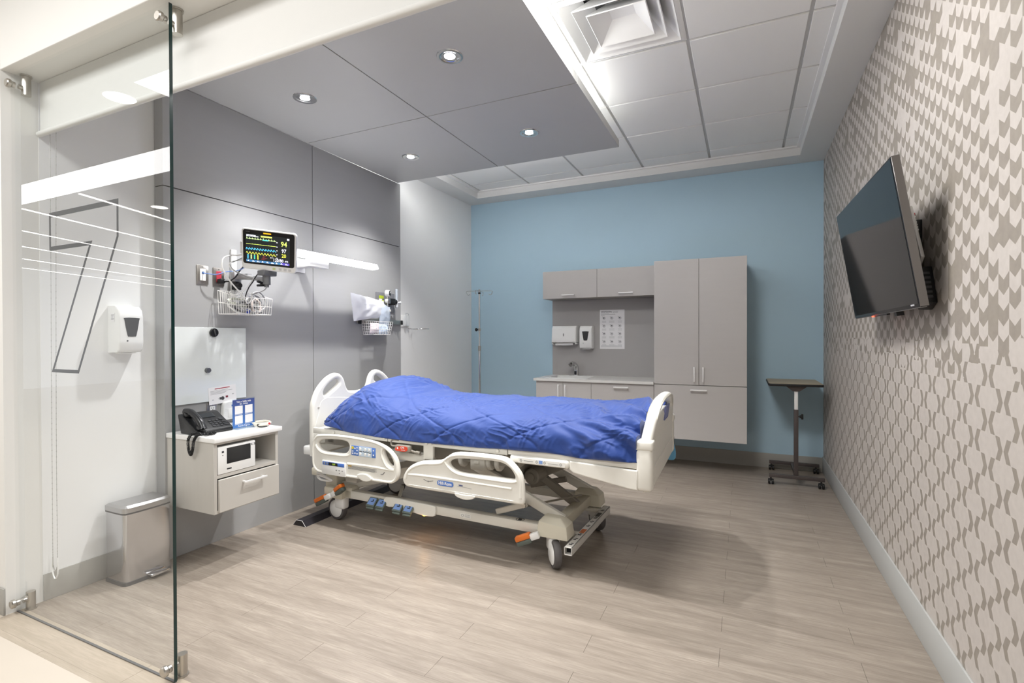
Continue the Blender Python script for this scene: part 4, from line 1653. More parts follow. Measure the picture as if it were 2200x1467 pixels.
fs = [(v.x, v.y) for v in catmull([Vector((a, c, 0)) for a, c in fb_], 5)]
fout = [(-0.44, 0.487), (-0.2, 0.487)] + [(0.2, 0.487), (0.44, 0.487)] + [(-a, c) for a, c in fs] + fs[::-1]
fh_ = loop2([(-0.33, 0.815), (-0.27, 0.850), (-0.15, 0.872), (0, 0.876), (0.15, 0.872), (0.27, 0.850), (0.33, 0.815), (0.29, 0.800), (0.15, 0.826), (0, 0.832), (-0.15, 0.826), (-0.29, 0.800)], 4)
b = B()
b.mesh(shape2d(fout, [fh_], 0.055, 0.022, 4), Matrix.Translation((1.128, 0, 0)) @ YZ)
lean(b)
foot = P(b, 'footboard', M_CREAM)
for y0, y1 in ((-0.475, -0.405), (0.405, 0.475)):
    b = B()
    b.box(1.085, 1.162, y0, y1, 0.495, 0.700, 0.020, 3)
    b.box(1.082, 1.165, y0 - 0.003, y1 + 0.003, 0.688, 0.735, 0.012, 3)
    lean(b)
    P(b, 'corner_post', M_CREAM, foot)
b = B()
b.plate(rrect(-0.40, 0.40, 0.53, 0.60, 0.03), -0.003, 0.003, 0.0025, M=Matrix.Translation((1.156, 0, 0)) @ YZ)
lean(b)
P(b, 'moulded_band', M_CREAM, foot)
b = B()
b.box(1.1545, 1.159, -0.07, 0.09, 0.772, 0.848, 0.006)
lean(b)
P(b, 'control_label', mat('lilac_label', '#7d83b4', 0.5), foot)

# sleep deck and frame
for nm, x0, x1, z0, z1 in (('head_section', -1.05, -0.42, 0.592, 0.628), ('seat_section', -0.415, 0.40, 0.592, 0.625), ('foot_section', 0.405, 1.10, 0.598, 0.630)):
    b = B()
    for s_ in (-1, 1):
        b.box(x0, x1, s_ * 0.455 - 0.012, s_ * 0.455 + 0.012, z0, z1, 0.003)
    b.box(x0, x1, -0.445, 0.445, z0 + 0.014, z1 - 0.008)
    P(b, nm, M_CREAMP)
b = B()
for x in (-0.125, -0.093, 0.345, -0.86, -0.44):
    b.cyl((x, -0.466, 0.612), (x, -0.474, 0.612), 0.0085, 12)
P(b, 'rivets', M_CREAMP)
b = B()
for s_ in (-1, 1):
    b.box(-1.06, 0.42, s_ * 0.33 - 0.03, s_ * 0.33 + 0.03, 0.50, 0.565, 0.006)
for x in (-1.0, -0.35, 0.05, 0.40):
    b.box(x - 0.03, x + 0.03, -0.36, 0.36, 0.51, 0.558, 0.004)
b.box(0.40, 1.10, -0.30, -0.24, 0.52, 0.575, 0.006)
b.box(0.40, 1.10, 0.24, 0.30, 0.52, 0.575, 0.006)
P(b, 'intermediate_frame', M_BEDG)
b = B()
b.box(-0.30, 0.34, -0.26, 0.26, 0.36, 0.50, 0.02)
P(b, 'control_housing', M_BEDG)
b = B()
for x in (0.03, 0.13, 0.215, 0.27):
    b.cyl((x, -0.33, 0.515), (x + 0.028, -0.33, 0.515), 0.052, 22, bev=0.006)
b.box(0.115, 0.215, -0.385, -0.28, 0.462, 0.572, 0.012)
b.box(0.145, 0.18, -0.392, -0.38, 0.50, 0.52, 0.003)
P(b, 'air_pump', M_CREAMP)
b = B()
b.box(-0.150, -0.082, -0.468, -0.446, 0.515, 0.628, 0.004)
P(b, 'rail_bracket', M_CREAMP)
b = B()
b.box(-0.45, -0.15, -0.45, -0.33, 0.485, 0.535, 0.008)
P(b, 'frame_cover', M_CREAMP)
# emergency handle
b = B()
b.box(-0.345, -0.235, -0.492, -0.452, 0.545, 0.585, 0.009)
b.tube([(-0.345, -0.47, 0.575), (-0.38, -0.468, 0.572), (-0.39, -0.465, 0.592), (-0.375, -0.465, 0.607), (-0.33, -0.462, 0.607)], 0.006, 8, smooth=4)
b.cyl((-0.235, -0.47, 0.555), (-0.195, -0.465, 0.545), 0.007, 10)
b.cyl((-0.20, -0.465, 0.549), (-0.175, -0.465, 0.545), 0.010, 10)
cpr = P(b, 'emergency_handle', M_TAUPE)
b = B()
b.plate(loop2([(-0.336, 0.553), (-0.316, 0.578), (-0.250, 0.579), (-0.256, 0.553)], 3), -0.4935, -0.491, 0)
lab = P(b, 'red_label', mat('red_label', '#e2492f', 0.5), cpr)
b = B()
b.text('CPR', 0.0155, -0.282, 0.572, -0.494, 0.0003, bold=0.02)
P(b, 'lettering', M_PAPER, cpr)
b = B()
b.ball((-0.318, -0.4937, 0.567), 0.006, 1, 0.1, 1, 10)
b.box(-0.292, -0.262, -0.4942, -0.4935, 0.558, 0.5605)
P(b, 'key_symbols', M_PAPER, cpr)

# side rails
HR = [(-0.984, 0.582), (-0.942, 0.596), (-0.811, 0.606), (-0.666, 0.606), (-0.517, 0.598), (-0.446, 0.587), (-0.384, 0.566), (-0.332, 0.529), (-0.307, 0.491), (-0.297, 0.438), (-0.303, 0.397), (-0.325, 0.370), (-0.359, 0.360), (-0.465, 0.358), (-0.640, 0.357), (-0.80, 0.356), (-0.94, 0.356), (-0.995, 0.376), (-1.012, 0.422), (-1.010, 0.535)]
H1 = [(-0.953, 0.547), (-0.912, 0.568), (-0.82, 0.577), (-0.743, 0.578), (-0.700, 0.568), (-0.687, 0.542), (-0.700, 0.514), (-0.734, 0.497), (-0.82, 0.494), (-0.892, 0.495), (-0.933, 0.506), (-0.950, 0.526)]
H2 = [(-0.408, 0.552), (-0.388, 0.549), (-0.360, 0.522), (-0.341, 0.490), (-0.337, 0.467), (-0.352, 0.462), (-0.376, 0.477), (-0.397, 0.509), (-0.410, 0.537)]
FR_ = [(-0.268, 0.388), (-0.260, 0.421), (-0.232, 0.460), (-0.193, 0.489), (-0.128, 0.514), (-0.050, 0.526), (-0.001, 0.534), (0.030, 0.548), (0.061, 0.570), (0.091, 0.584), (0.146, 0.592), (0.243, 0.596), (0.360, 0.596), (0.415, 0.590), (0.451, 0.570), (0.486, 0.538), (0.508, 0.505), (0.517, 0.459), (0.520, 0.40), (0.517, 0.362), (0.49, 0.354), (0.405, 0.353), (0.223, 0.352), (0.115, 0.352), (-0.033, 0.352), (-0.205, 0.352), (-0.250, 0.360)]
FH = [(0.060, 0.527), (0.081, 0.544), (0.121, 0.553), (0.243, 0.562), (0.351, 0.563), (0.406, 0.555), (0.442, 0.533), (0.464, 0.504), (0.466, 0.488), (0.451, 0.482), (0.314, 0.481), (0.194, 0.479), (0.121, 0.483), (0.072, 0.503)]


def scaled(loop, k, dx=0, dz=0):
    cx = sum(p[0] for p in loop) / len(loop)
    cz = sum(p[1] for p in loop) / len(loop)
    return [(cx + (x - cx) * k + dx, cz + (z - cz) * k + dz) for x, z in loop]


def side_rail(outl, holes, rim, sgn):
    """moulded rail: solid plate with round edges, raised tubular rim"""
    y0, y1 = (-0.512, -0.482) if sgn < 0 else (0.482, 0.512)
    hs = [loop2(h, 4) for h in holes]
    b = B()
    b.plate(loop2(outl, 4), y0, y1, 0.012, hs, 3)
    for path, cl in rim:
        yf = y0 + 0.004 if sgn < 0 else y1 - 0.004
        b.tube([(x, yf, z) for x, z in loop2(path, 4)] if cl else [(v.x, yf, v.y) for v in catmull([Vector((x, z, 0)) for x, z in path], 5)], 0.0095, 8, closed=cl)
    return P(b, 'side_rail', M_CREAM)


rim1 = [([(x, z) for x, z in scaled(HR, 0.965)], True)]
rim_h = [(-0.975, 0.53), (-0.95, 0.50), (-0.90, 0.482), (-0.80, 0.482), (-0.72, 0.484), (-0.675, 0.50), (-0.668, 0.55)]
rim2 = [([(-0.245, 0.40), (-0.225, 0.445), (-0.18, 0.477), (-0.12, 0.498), (-0.04, 0.508), (0.01, 0.520), (0.045, 0.547), (0.085, 0.567), (0.146, 0.577), (0.243, 0.580), (0.36, 0.580), (0.41, 0.573), (0.44, 0.555), (0.472, 0.525), (0.492, 0.495), (0.500, 0.45), (0.502, 0.39)], False),
        ([(0.03, 0.53), (0.055, 0.50), (0.10, 0.475), (0.16, 0.466), (0.30, 0.464), (0.44, 0.465), (0.48, 0.475)], False),
        ([(-0.225, 0.428), (-0.1, 0.432), (0.1, 0.433), (0.3, 0.433), (0.45, 0.432)], False)]
for sgn in (-1, 1):
    r1 = side_rail(HR, [H1, H2], rim1 + [(rim_h, False), ([(-0.42, 0.56), (-0.425, 0.52), (-0.395, 0.465), (-0.36, 0.443), (-0.33, 0.44)], False), ([(-0.70, 0.437), (-0.55, 0.440), (-0.40, 0.438), (-0.33, 0.436)], False)], sgn)
    r2 = side_rail(FR_, [FH], rim2, sgn)
    if sgn > 0:
        continue
    yf = -0.512
    b = B()
    b.box(-0.911, -0.708, yf - 0.010, yf + 0.01, 0.352, 0.440, 0.004)
    P(b, 'scale_box', M_WPLAS, r1)
    b = B()
    b.box(-0.903, -0.716, yf - 0.0115, yf - 0.008, 0.412, 0.434, 0.002)
    P(b, 'blue_strip', M_BLUEP, r1)
    b = B()
    b.box(-0.848, -0.772, yf - 0.0125, yf - 0.0112, 0.4135, 0.4325)
    P(b, 'readout', M_BLACK, r1)
    b = B()
    b.text('OFF', 0.015, -0.803, 0.423, yf - 0.0130, 0.0002, bold=0.01)
    P(b, 'readout_digits', mat('lit_green_digits', '#9ab83a', 0.5, emit=0.5), r1)
    b = B()
    for x in (-0.783, -0.758, -0.733):
        b.box(x - 0.006, x + 0.006, yf - 0.0113, yf - 0.0095, 0.386, 0.391)
    b.box(-0.761, -0.753, yf - 0.0113, yf - 0.0095, 0.368, 0.374)
    for x in (-0.885, -0.863):
        b.box(x - 0.006, x + 0.006, yf - 0.0125, yf - 0.0112, 0.417, 0.430)
    P(b, 'key_symbols', M_GREY, r1)
    b = B()
    b.box(-0.664, -0.470, yf - 0.0035, yf + 0.004, 0.495, 0.556, 0.003)
    P(b, 'keypad', M_BADGE, r1)
    b = B()
    b.box(-0.602, -0.498, yf - 0.0045, yf - 0.003, 0.496, 0.555, 0.001, 1)
    P(b, 'keypad_panel', mat('pale_keypad', '#cfe0f0', 0.4), r1)
    b = B()
    b.cyl((-0.651, yf - 0.003, 0.543), (-0.651, yf - 0.0055, 0.543), 0.009, 14)
    P(b, 'yellow_key', mat('yellow_key', '#e6cf2c', 0.4), r1)
    for x in (-0.588, -0.548, -0.518):
        for z in (0.541, 0.511):
            b = B()
            b.cyl((x, yf - 0.004, z), (x, yf - 0.0075, z), 0.0095, 16, bev=0.002)
            P(b, 'round_key', M_TRIMW, r1)
    b = B()
    for x, z in ((-0.651, 0.522), (-0.651, 0.508), (-0.633, 0.54), (-0.616, 0.545), (-0.616, 0.528), (-0.616, 0.508), (-0.633, 0.51), (-0.484, 0.54), (-0.484, 0.512)):
        b.box(x - 0.005, x + 0.005, yf - 0.0042, yf - 0.003, z - 0.004, z + 0.004)
    P(b, 'key_symbols', M_PAPER, r1)
    b = B()
    b.box(-0.596, -0.572, yf - 0.0052, yf - 0.0042, 0.524, 0.5275)
    b.tube([(-0.565, yf - 0.005, 0.529), (-0.555, yf - 0.005, 0.524), (-0.535, yf - 0.005, 0.527), (-0.515, yf - 0.005, 0.522), (-0.500, yf - 0.005, 0.526)], 0.0018, 5, smooth=3)
    P(b, 'bed_pictogram', M_BLACK, r1)
    b = B()
    b.box(-0.694, -0.664, yf - 0.0012, yf + 0.003, 0.422, 0.432)
    P(b, 'yellow_warning_flag', mat('amber_print', '#b89028', 0.6), r1)
    b = B()
    for k in range(6):
        b.box(-0.662 if k < 2 else -0.694, -0.462 - 0.012 * (k % 2), yf - 0.0012, yf + 0.003, 0.4255 - 0.0037 * k, 0.427 - 0.0037 * k)
    P(b, 'fine_print', M_GREY, r1)
    b = B()
    b.tube([(-0.43, yf - 0.001, 0.402), (-0.415, yf - 0.001, 0.405), (-0.402, yf - 0.001, 0.418)], 0.0028, 6, smooth=4)
    P(b, 'hook_symbol', M_GREY, r1)
    b = B()
    b.plate(loop2([(-0.615, 0.376), (-0.575, 0.392), (-0.530, 0.390), (-0.492, 0.368), (-0.52, 0.350), (-0.57, 0.348)], 4), yf - 0.012, yf + 0.002, 0.005)
    P(b, 'release_latch', M_CREAM, r1)
    b = B()
    b.plate(rrect(-0.019, 0.088, 0.392, 0.420, 0.011), yf - 0.0035, yf + 0.003, 0.001)
    P(b, 'badge', M_BADGE, r2)
    b = B()
    b.text('Hill-Rom', 0.0245, 0.0345, 0.4065, yf - 0.0042, 0.0004, bold=0.016)
    P(b, 'badge_lettering', M_PAPER, r2)
    b = B()
    b.text('VERSA', 0.0095, 0.136, 0.4085, yf - 0.0008, 0.0006, bold=0.02)
    P(b, 'model_lettering', mat('navy_print', '#3c539c', 0.6), r2)
    b = B()
    b.tube([(0.115, yf - 0.0005, 0.4005), (0.15, yf - 0.0005, 0.4025), (0.205, yf - 0.0005, 0.3985)], 0.0012, 5, smooth=5)
    P(b, 'swoosh', M_INKL, r2)
    b = B()
    b.tube([(-0.115, yf - 0.0005, 0.413), (-0.085, yf - 0.0005, 0.404), (-0.048, yf - 0.0005, 0.411)], 0.0018, 5, smooth=4)
    b.box(-0.086, -0.080, yf - 0.0012, yf + 0.002, 0.400, 0.408)
    P(b, 'arc_symbol', M_GREY, r2)
    b = B()
    b.plate(loop2([(0.10, 0.365), (0.16, 0.362), (0.225, 0.365), (0.215, 0.346), (0.165, 0.335), (0.11, 0.345)], 4), yf - 0.006, yf + 0.02, 0.004)
    P(b, 'release_latch', M_CREAM, r2)
    b = B()
    b.tube([(-0.22, yf + 0.001, 0.368), (0.1, yf + 0.001, 0.369), (0.46, yf + 0.001, 0.369)], 0.003, 5)
    P(b, 'lower_bead', M_CREAM, r2)

# foot end side covers
for sgn in (-1, 1):
    q = (lambda a, c: (min(a * sgn, c * sgn), max(a * sgn, c * sgn)))
    y0, y1 = q(0.452, 0.478)
    b = B()
    b.plate([(0.755, 0.603), (0.755, 0.560), (0.775, 0.545), (0.83, 0.535), (1.06, 0.500), (1.095, 0.500), (1.095, 0.592)][::-1], y0, y1, 0.006)
    P(b, 'foot_end_cover', M_CREAM)
    y0, y1 = q(0.448, 0.482)
    b = B()
    b.box(0.42, 0.755, y0, y1, 0.560, 0.602, 0.014, 3)
    sl_ = P(b, 'retract_sleeve', M_CREAM)
    if sgn < 0:
        b = B()
        b.box(0.475, 0.735, -0.4832, -0.4815, 0.568, 0.592)
        P(b, 'white_label', M_LABW, sl_)
        b = B()
        b.box(0.592, 0.612, -0.4842, -0.483, 0.572, 0.589)
        P(b, 'blue_square', M_LBLUE, sl_)
        b = B()
        for x in (0.490, 0.580, 0.624, 0.712):
            b.plate([(x - 0.008, 0.580), (x, 0.588), (x + 0.008, 0.580), (x, 0.572)], -0.4842, -0.483, 0, [[(x - 0.0055, 0.580), (x, 0.5745), (x + 0.0055, 0.580), (x, 0.5855)]])
        b.box(0.505, 0.56, -0.4842, -0.483, 0.5785, 0.581)
        b.box(0.64, 0.70, -0.4842, -0.483, 0.5785, 0.580)
        P(b, 'key_symbols', M_GREY, sl_)
b = B()
b.box(0.40, 0.445, -0.44, -0.36, 0.545, 0.60, 0.003, M=Matrix.Translation((0.42, 0, 0.57)) @ Matrix.Rotation(0.5, 4, 'Y') @ Matrix.Translation((-0.42, 0, -0.57)))
P(b, 'hinge_plate', M_TAUPE)

# lift arms and actuator
b = B()


def bar(b, p, q, w, t):
    """flat bar from p to q: w tall, t thick in y"""
    p, q = Vector(p), Vector(q)
    d = q - p
    L = d.length
    M = Matrix.Translation(p) @ d.to_track_quat('X', 'Z').to_matrix().to_4x4()
    return b.box(0, L, -t / 2, t / 2, -w / 2, w / 2, 0.004, 1, M=M)


for y in (-0.30, 0.24):
    b = B()
    bar(b, (0.265, y - 0.04, 0.232), (0.455, y - 0.04, 0.303), 0.032, 0.02)
    P(b, 'stay_link', M_CREAMP)
    b = B()
    bar(b, (0.10, y, 0.47), (0.66, y, 0.232), 0.055, 0.03)
    P(b, 'lift_arm', M_CREAMP)
    b = B()
    bar(b, (-0.98, y, 0.20), (-0.30, y, 0.40), 0.065, 0.03)
    P(b, 'lift_arm', M_CREAMP)
    b = B()
    b.cyl((0.447, y - 0.052, 0.300), (0.447, y - 0.07, 0.300), 0.013, 14)
    P(b, 'pivot_bolt', M_STEEL)
b = B()
b.cyl((0.40, 0.0, 0.41), (0.62, 0.0, 0.52), 0.036, 18)
b.cyl((0.40, -0.16, 0.40), (0.40, 0.02, 0.40), 0.048, 20, bev=0.008)
b.cyl((0.40, -0.172, 0.40), (0.40, -0.16, 0.40), 0.024, 16)
bar(b, (0.40, 0.0, 0.405), (0.56, 0.0, 0.485), 0.085, 0.075)
act = P(b, 'lift_motor', M_TAUPE)
b = B()
bar(b, (0.49, -0.038, 0.470), (0.55, -0.038, 0.500), 0.03, 0.004)
P(b, 'motor_label', M_LABW, act)
b = B()
bar(b, (0.30, 0.05, 0.40), (0.62, 0.05, 0.20), 0.05, 0.03)
bar(b, (0.25, 0.16, 0.25), (0.50, 0.16, 0.32), 0.035, 0.02)
P(b, 'cross_brace', M_TAUPE)
b = B()
b.cyl((0.40, -0.33, 0.272), (0.62, 0.10, 0.252), 0.006, 8)
b.cyl((0.60, -0.30, 0.19), (0.63, 0.24, 0.19), 0.010, 10)
P(b, 'linkage_rod', M_STEEL)

# base
b = B()
b.box(-0.86, 0.56, -0.375, -0.325, 0.163, 0.215, 0.004)
br = P(b, 'base_rail', M_CREAMP)
b = B()
b.box(-0.86, 0.56, 0.245, 0.295, 0.163, 0.215, 0.004)
P(b, 'base_rail', M_CREAMP)
b = B()
b.box(0.585, 0.650, -0.33, 0.27, 0.165, 0.225, 0.006)
P(b, 'cross_member', mat('beige_cast', '#c5bfae', 0.5))
b = B()
b.box(-1.02, -0.92, -0.33, 0.27, 0.165, 0.235, 0.006)
P(b, 'cross_member', mat('beige_cast', '#c5bfae'))
M_BOXC = mat('beige_moulding', '#dad5c4', 0.45)
for y, sgn in ((-0.33, -1), (0.25, 1)):
    b = B()
    bot = [(0.535, y - 0.065, 0.158), (0.715, y - 0.065, 0.158), (0.715, y + 0.05, 0.158), (0.535, y + 0.05, 0.158)]
    top = [(0.545, y - 0.058, 0.240), (0.705, y - 0.058, 0.228), (0.705, y + 0.045, 0.228), (0.545, y + 0.045, 0.240)]
    cap = [(0.565, y - 0.03, 0.262), (0.66, y - 0.03, 0.262), (0.66, y + 0.035, 0.262), (0.565, y + 0.035, 0.262)]
    b.hull(bot, top)
    b.hull(top, cap)
    bmesh.ops.remove_doubles(b.bm, verts=b.bm.verts, dist=0.0005)
    bmesh.ops.bevel(b.bm, geom=list(b.bm.edges), offset=0.008, segments=2, profile=0.5, affect='EDGES')
    P(b, 'end_housing', M_BOXC)
b = B()
b.box(-1.03, -0.865, -0.40, -0.26, 0.150, 0.225, 0.014)
b.box(-1.06, -0.95, -0.36, -0.20, 0.200, 0.300, 0.015)
b.box(-0.95, -0.80, -0.375, -0.30, 0.160, 0.235, 0.008)
P(b, 'head_end_housing', M_BOXC)
b = B()
b.box(-1.06, -0.96, -0.16, 0.30, 0.19, 0.32, 0.015)
b.box(-1.10, -1.04, -0.44, -0.34, 0.300, 0.352, 0.01)
P(b, 'head_end_housing', M_BOXC)
b = B()
b.box(-0.76, -0.66, -0.475, -0.36, 0.305, 0.352, 0.012)
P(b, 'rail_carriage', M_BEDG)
b = B()
b.tube([(-1.04, -0.44, 0.315), (-1.0, -0.47, 0.335), (-0.94, -0.475, 0.325), (-0.89, -0.46, 0.30), (-0.93, -0.45, 0.285), (-1.0, -0.45, 0.285), (-1.03, -0.45, 0.305), (-0.97, -0.47, 0.318), (-0.88, -0.46, 0.295)], 0.0065, 8, smooth=6)
P(b, 'cable_loop', M_WCAB)
b = B()
bar(b, (-0.52, -0.20, 0.235), (-0.44, -0.34, 0.200), 0.02, 0.02)
P(b, 'stay_link', M_CREAMP)


def caster(x, y, heading, cover=True):
    M = Matrix.Translation((x, y, 0)) @ Matrix.Rotation(R(heading), 4, 'Z')
    b = B()
    b.lathe([(0.060, -0.020), (0.071, -0.018), (0.075, -0.010), (0.075, 0.010), (0.071, 0.018), (0.060, 0.020)], (0.030, 0, 0.075), (0, 1, 0), 36)
    b.lathe([(0.060, 0.019), (0.0, 0.019)], (0.030, 0, 0.075), (0, 1, 0), 36)
    b.lathe([(0.060, -0.019), (0.0, -0.019)], (0.030, 0, 0.075), (0, 1, 0), 36)
    b.move(M)
    w = P(b, 'caster_wheel', M_TYRE)
    b = B()
    b.lathe([(0.0, -0.028), (0.045, -0.026), (0.057, -0.020), (0.0, -0.019)], (0.030, 0, 0.075), (0, 1, 0), 32)
    b.lathe([(0.0, 0.028), (0.045, 0.026), (0.057, 0.020), (0.0, 0.019)], (0.030, 0, 0.075), (0, 1, 0), 32)
    b.box(-0.050, 0.036, -0.030, 0.030, 0.078, 0.165, 0.016, 3)
    b.cyl((-0.012, 0, 0.14), (-0.012, 0, 0.185), 0.034, 20)
    b.move(M)
    P(b, 'caster_fork', M_WPLAS, w)
    return w


caster(-0.918, -0.352, 178)
caster(0.615, -0.345, -52)
caster(-0.93, 0.27, 190)
caster(0.655, 0.255, -40)


def pedal(b2, p, q, w=0.036, t=0.018):
    """two-tone brake pedal from p (root) to q (tip)"""
    p, q = Vector(p), Vector(q)
    d = q - p
    L = d.length
    M = Matrix.Translation(p) @ d.to_track_quat('X', 'Z').to_matrix().to_4x4()
    b = B()
    b.box(0, L * 0.42, -w * 0.35, w * 0.35, -t / 2, t / 2, 0.005, 2, M=M)
    st = P(b, 'brake_lever', M_WPLAS)
    b = B()
    b.box(L * 0.36, L, -w / 2, w / 2, 0.0, t * 0.75, 0.006, 2, M=M)
    P(b, 'orange_pad', M_ORANGE, st)
    b = B()
    b.box(L * 0.36, L, -w / 2, w / 2, -t * 0.75, 0.0, 0.006, 2, M=M)
    P(b, 'grey_pad', mat('grey_green_pad', '#5a625c', 0.5), st)


pedal(None, (0.555, -0.398, 0.172), (0.435, -0.425, 0.122), 0.045, 0.034)
pedal(None, (-0.925, -0.415, 0.185), (-0.825, -0.428, 0.252), 0.042, 0.034)
pedal(None, (-0.945, -0.415, 0.178), (-1.06, -0.430, 0.118), 0.042, 0.034)

# foot controls on the base rail
b = B()
b.plate(loop2([(-0.50, 0.222), (-0.30, 0.220), (-0.145, 0.218), (-0.122, 0.205), (-0.128, 0.160), (-0.18, 0.150), (-0.25, 0.152), (-0.40, 0.168), (-0.50, 0.165)], 3), -0.390, -0.37, 0.004)
P(b, 'control_cover', M_CREAM, br)
for x in (-0.605, -0.53, -0.395, -0.315):
    b = B()
    M = Matrix.Translation((x, -0.372, 0.198)) @ Matrix.Rotation(R(42), 4, 'X')
    b.box(-0.034, 0.034, -0.064, 0.0, -0.008, 0.006, 0.004, 2, M=M)
    b.box(-0.030, 0.030, -0.076, -0.058, -0.016, -0.004, 0.004, 2, M=M)
    pd = P(b, 'foot_pedal', mat('green_grey_pedal', '#5c6760', 0.5))
    b = B()
    b.box(-0.026, 0.026, -0.054, -0.008, 0.006, 0.0068, M=M)
    P(b, 'blue_label', M_LBLUE, pd)
    b = B()
    b.box(-0.008, 0.014, -0.034, -0.029, 0.0068, 0.0074, M=M)
    b.box(0.002, 0.012, -0.026, -0.018, 0.0068, 0.0074, M=M)
    P(b, 'key_symbols', M_BLACK, pd)
b = B()
b.ball((-0.215, -0.372, 0.150), 0.012, 1.1, 1, 0.75, 14)
P(b, 'night_light', mat('amber_lamp', '#ffb23c', 0.4, emit=6, ecol='#ff9a20'), br)
nl = bpy.data.lights.new('night_light_glow', 'POINT')
nl.energy = 0.12
nl.color = (1, 0.55, 0.2)
nl.shadow_soft_size = 0.012
no = bpy.data.objects.new('night_light_glow', nl)
COL.objects.link(no)
no.parent = bed
no.location = (-0.215, -0.385, 0.128)
b = B()
b.box(0.045, 0.115, -0.3765, -0.3745, 0.178, 0.202)
P(b, 'small_label', M_LABW, br)
b = B()
b.lathe([(0.006, 0), (0.006, 0.001), (0.0085, 0.001), (0.0085, 0), (0.006, 0)], (0.06, -0.3765, 0.19), (0, -1, 0), 16)
for k in range(3):
    b.box(0.075, 0.11, -0.377, -0.3764, 0.1825 + k * 0.006, 0.1845 + k * 0.006)
P(b, 'key_symbols', M_INKL, br)
b = B()
b.lathe([(0.021, 0), (0.021, 0.001), (0.024, 0.001), (0.024, 0), (0.021, 0)], (0.42, -0.35, 0.2150), (0, 0, 1), 20)
b.box(0.41, 0.43, -0.362, -0.338, 0.2150, 0.216)
P(b, 'hazard_print', M_INK, br)

# square pole holder across the foot end
b = B()
x, y0, y1, z, h, t = 0.735, -0.445, 0.26, 0.133, 0.021, 0.004
for a in ((x - h, x + h, z + h - t, z + h), (x - h, x + h, z - h, z - h + t), (x - h, x - h + t, z - h, z + h), (x + h - t, x + h, z - h, z + h)):
    b.box(a[0], a[1], y0, y1, a[2], a[3], 0.0008, 1)
ptb = P(b, 'square_tube', mat('pale_grey_steel', '#cfcdc8', 0.4))
b = B()
b.box(x - h + t, x + h - t, y0 + 0.03, y1 - 0.01, z - h + t, z + h - t)
P(b, 'tube_inside', M_GAP, ptb)
b = B()
b.box(x - 0.013, x + 0.013, -0.235, -0.175, z + h, z + h + 0.0008)
P(b, 'orange_sticker', mat('rust_sticker', '#b8673a', 0.5), ptb)
b = B()
b.box(x - 0.012, x + 0.012, 0.045, 0.115, z + h, z + h + 0.0008)
P(b, 'black_sticker', M_BLACK, ptb)
b = B()
for k in range(9):
    yy = -0.41 + k * 0.07
    if -0.25 < yy < -0.16 or 0.03 < yy < 0.12:
        continue
    b.box(x - 0.010, x + 0.008 - 0.004 * (k % 2), yy, yy + 0.012, z + h, z + h + 0.0006)
    b.box(x - 0.004, x + 0.010, yy + 0.018, yy + 0.026, z + h, z + h + 0.0006)
P(b, 'fine_print', M_INK, ptb)
b = B()
b.box(0.60, 0.72, -0.26, -0.22, 0.135, 0.155, 0.003)
b.box(0.60, 0.72, 0.16, 0.20, 0.135, 0.155, 0.003)
P(b, 'tube_bracket', M_CREAMP)

# floor wheel stop
ws = thing('wheel_stop', 'black rubber wheel stop bar on the floor at the bedhead', 'wheel stop', (-2.625, 2.75, 0))
b = B()
b.hull([(-0.055, -0.37, 0), (0.055, -0.37, 0), (0.026, -0.37, 0.036), (-0.026, -0.37, 0.036)], [(-0.055, 0.50, 0), (0.055, 0.50, 0), (0.026, 0.50, 0.036), (-0.026, 0.50, 0.036)])
b.done('rubber_bar', mat('black_rubber_bar', '#2a272d', 0.45, vary=0.25, vscale=30), ws)
b = B()
for p, q in (((-0.055, 0.002), (-0.026, 0.036)), ((-0.026, 0.036), (0.026, 0.036)), ((0.026, 0.036), (0.055, 0.002))):
    b.tube([(p[0], -0.371, p[1]), (q[0], -0.371, q[1])], 0.0016, 5)
b.done('end_lip', M_TRIMW, ws)

# ------------------------------------------------------------------ mattress and quilt
mt = thing('mattress', 'hospital mattress under the blue quilt', 'mattress', (-1.53, 2.90, 0), -2)
b = B()
b.box(-0.93, 1.085, -0.435, 0.435, 0.630, 0.735, 0.04, 3)
b.done('core', mat('navy_mattress_cover', '#2a3a6e', 0.5), mt)


def lerp(tab, x):
    if x <= tab[0][0]:
        return tab[0][1]
    for (a, c), (d, e) in zip(tab, tab[1:]):
        if x <= d:
            t = (x - a) / (d - a)
            t = t * t * (3 - 2 * t)
            return c + (e - c) * t
    return tab[-1][1]


TOP = [(-0.99, 0.735), (-0.93, 0.795), (-0.86, 0.868), (-0.78, 0.925), (-0.70, 0.944), (-0.62, 0.932), (-0.50, 0.886), (-0.40, 0.852), (-0.28, 0.832), (-0.12, 0.828), (0.2, 0.832), (0.5, 0.832), (0.8, 0.830), (0.95, 0.838), (1.03, 0.845), (1.075, 0.835)]
HEM = [(-1.02, 0.672), (-0.90, 0.648), (-0.69, 0.624), (-0.42, 0.614), (-0.18, 0.612), (0.14, 0.618), (0.43, 0.628), (0.64, 0.632), (0.82, 0.624), (1.1, 0.630)]
SHARP = [(-1.0, 0.95), (-0.55, 0.92), (-0.2, 0.70), (0.2, 0.60), (1.1, 0.52)]


def seam(u, a):
    """depth of the quilting seams: two families of diagonal lines over the unrolled cloth"""
    s_ = 0.0
    for sg in (1, -1):
        t = (u * 0.80 + sg * a + 0.16) / 0.36
        d = abs(t - round(t)) * 0.36 * 0.78
        s_ += math.exp(-(d / 0.0065) ** 2) - 0.30 * math.exp(-((d - 0.03) / 0.02) ** 2)
    return s_


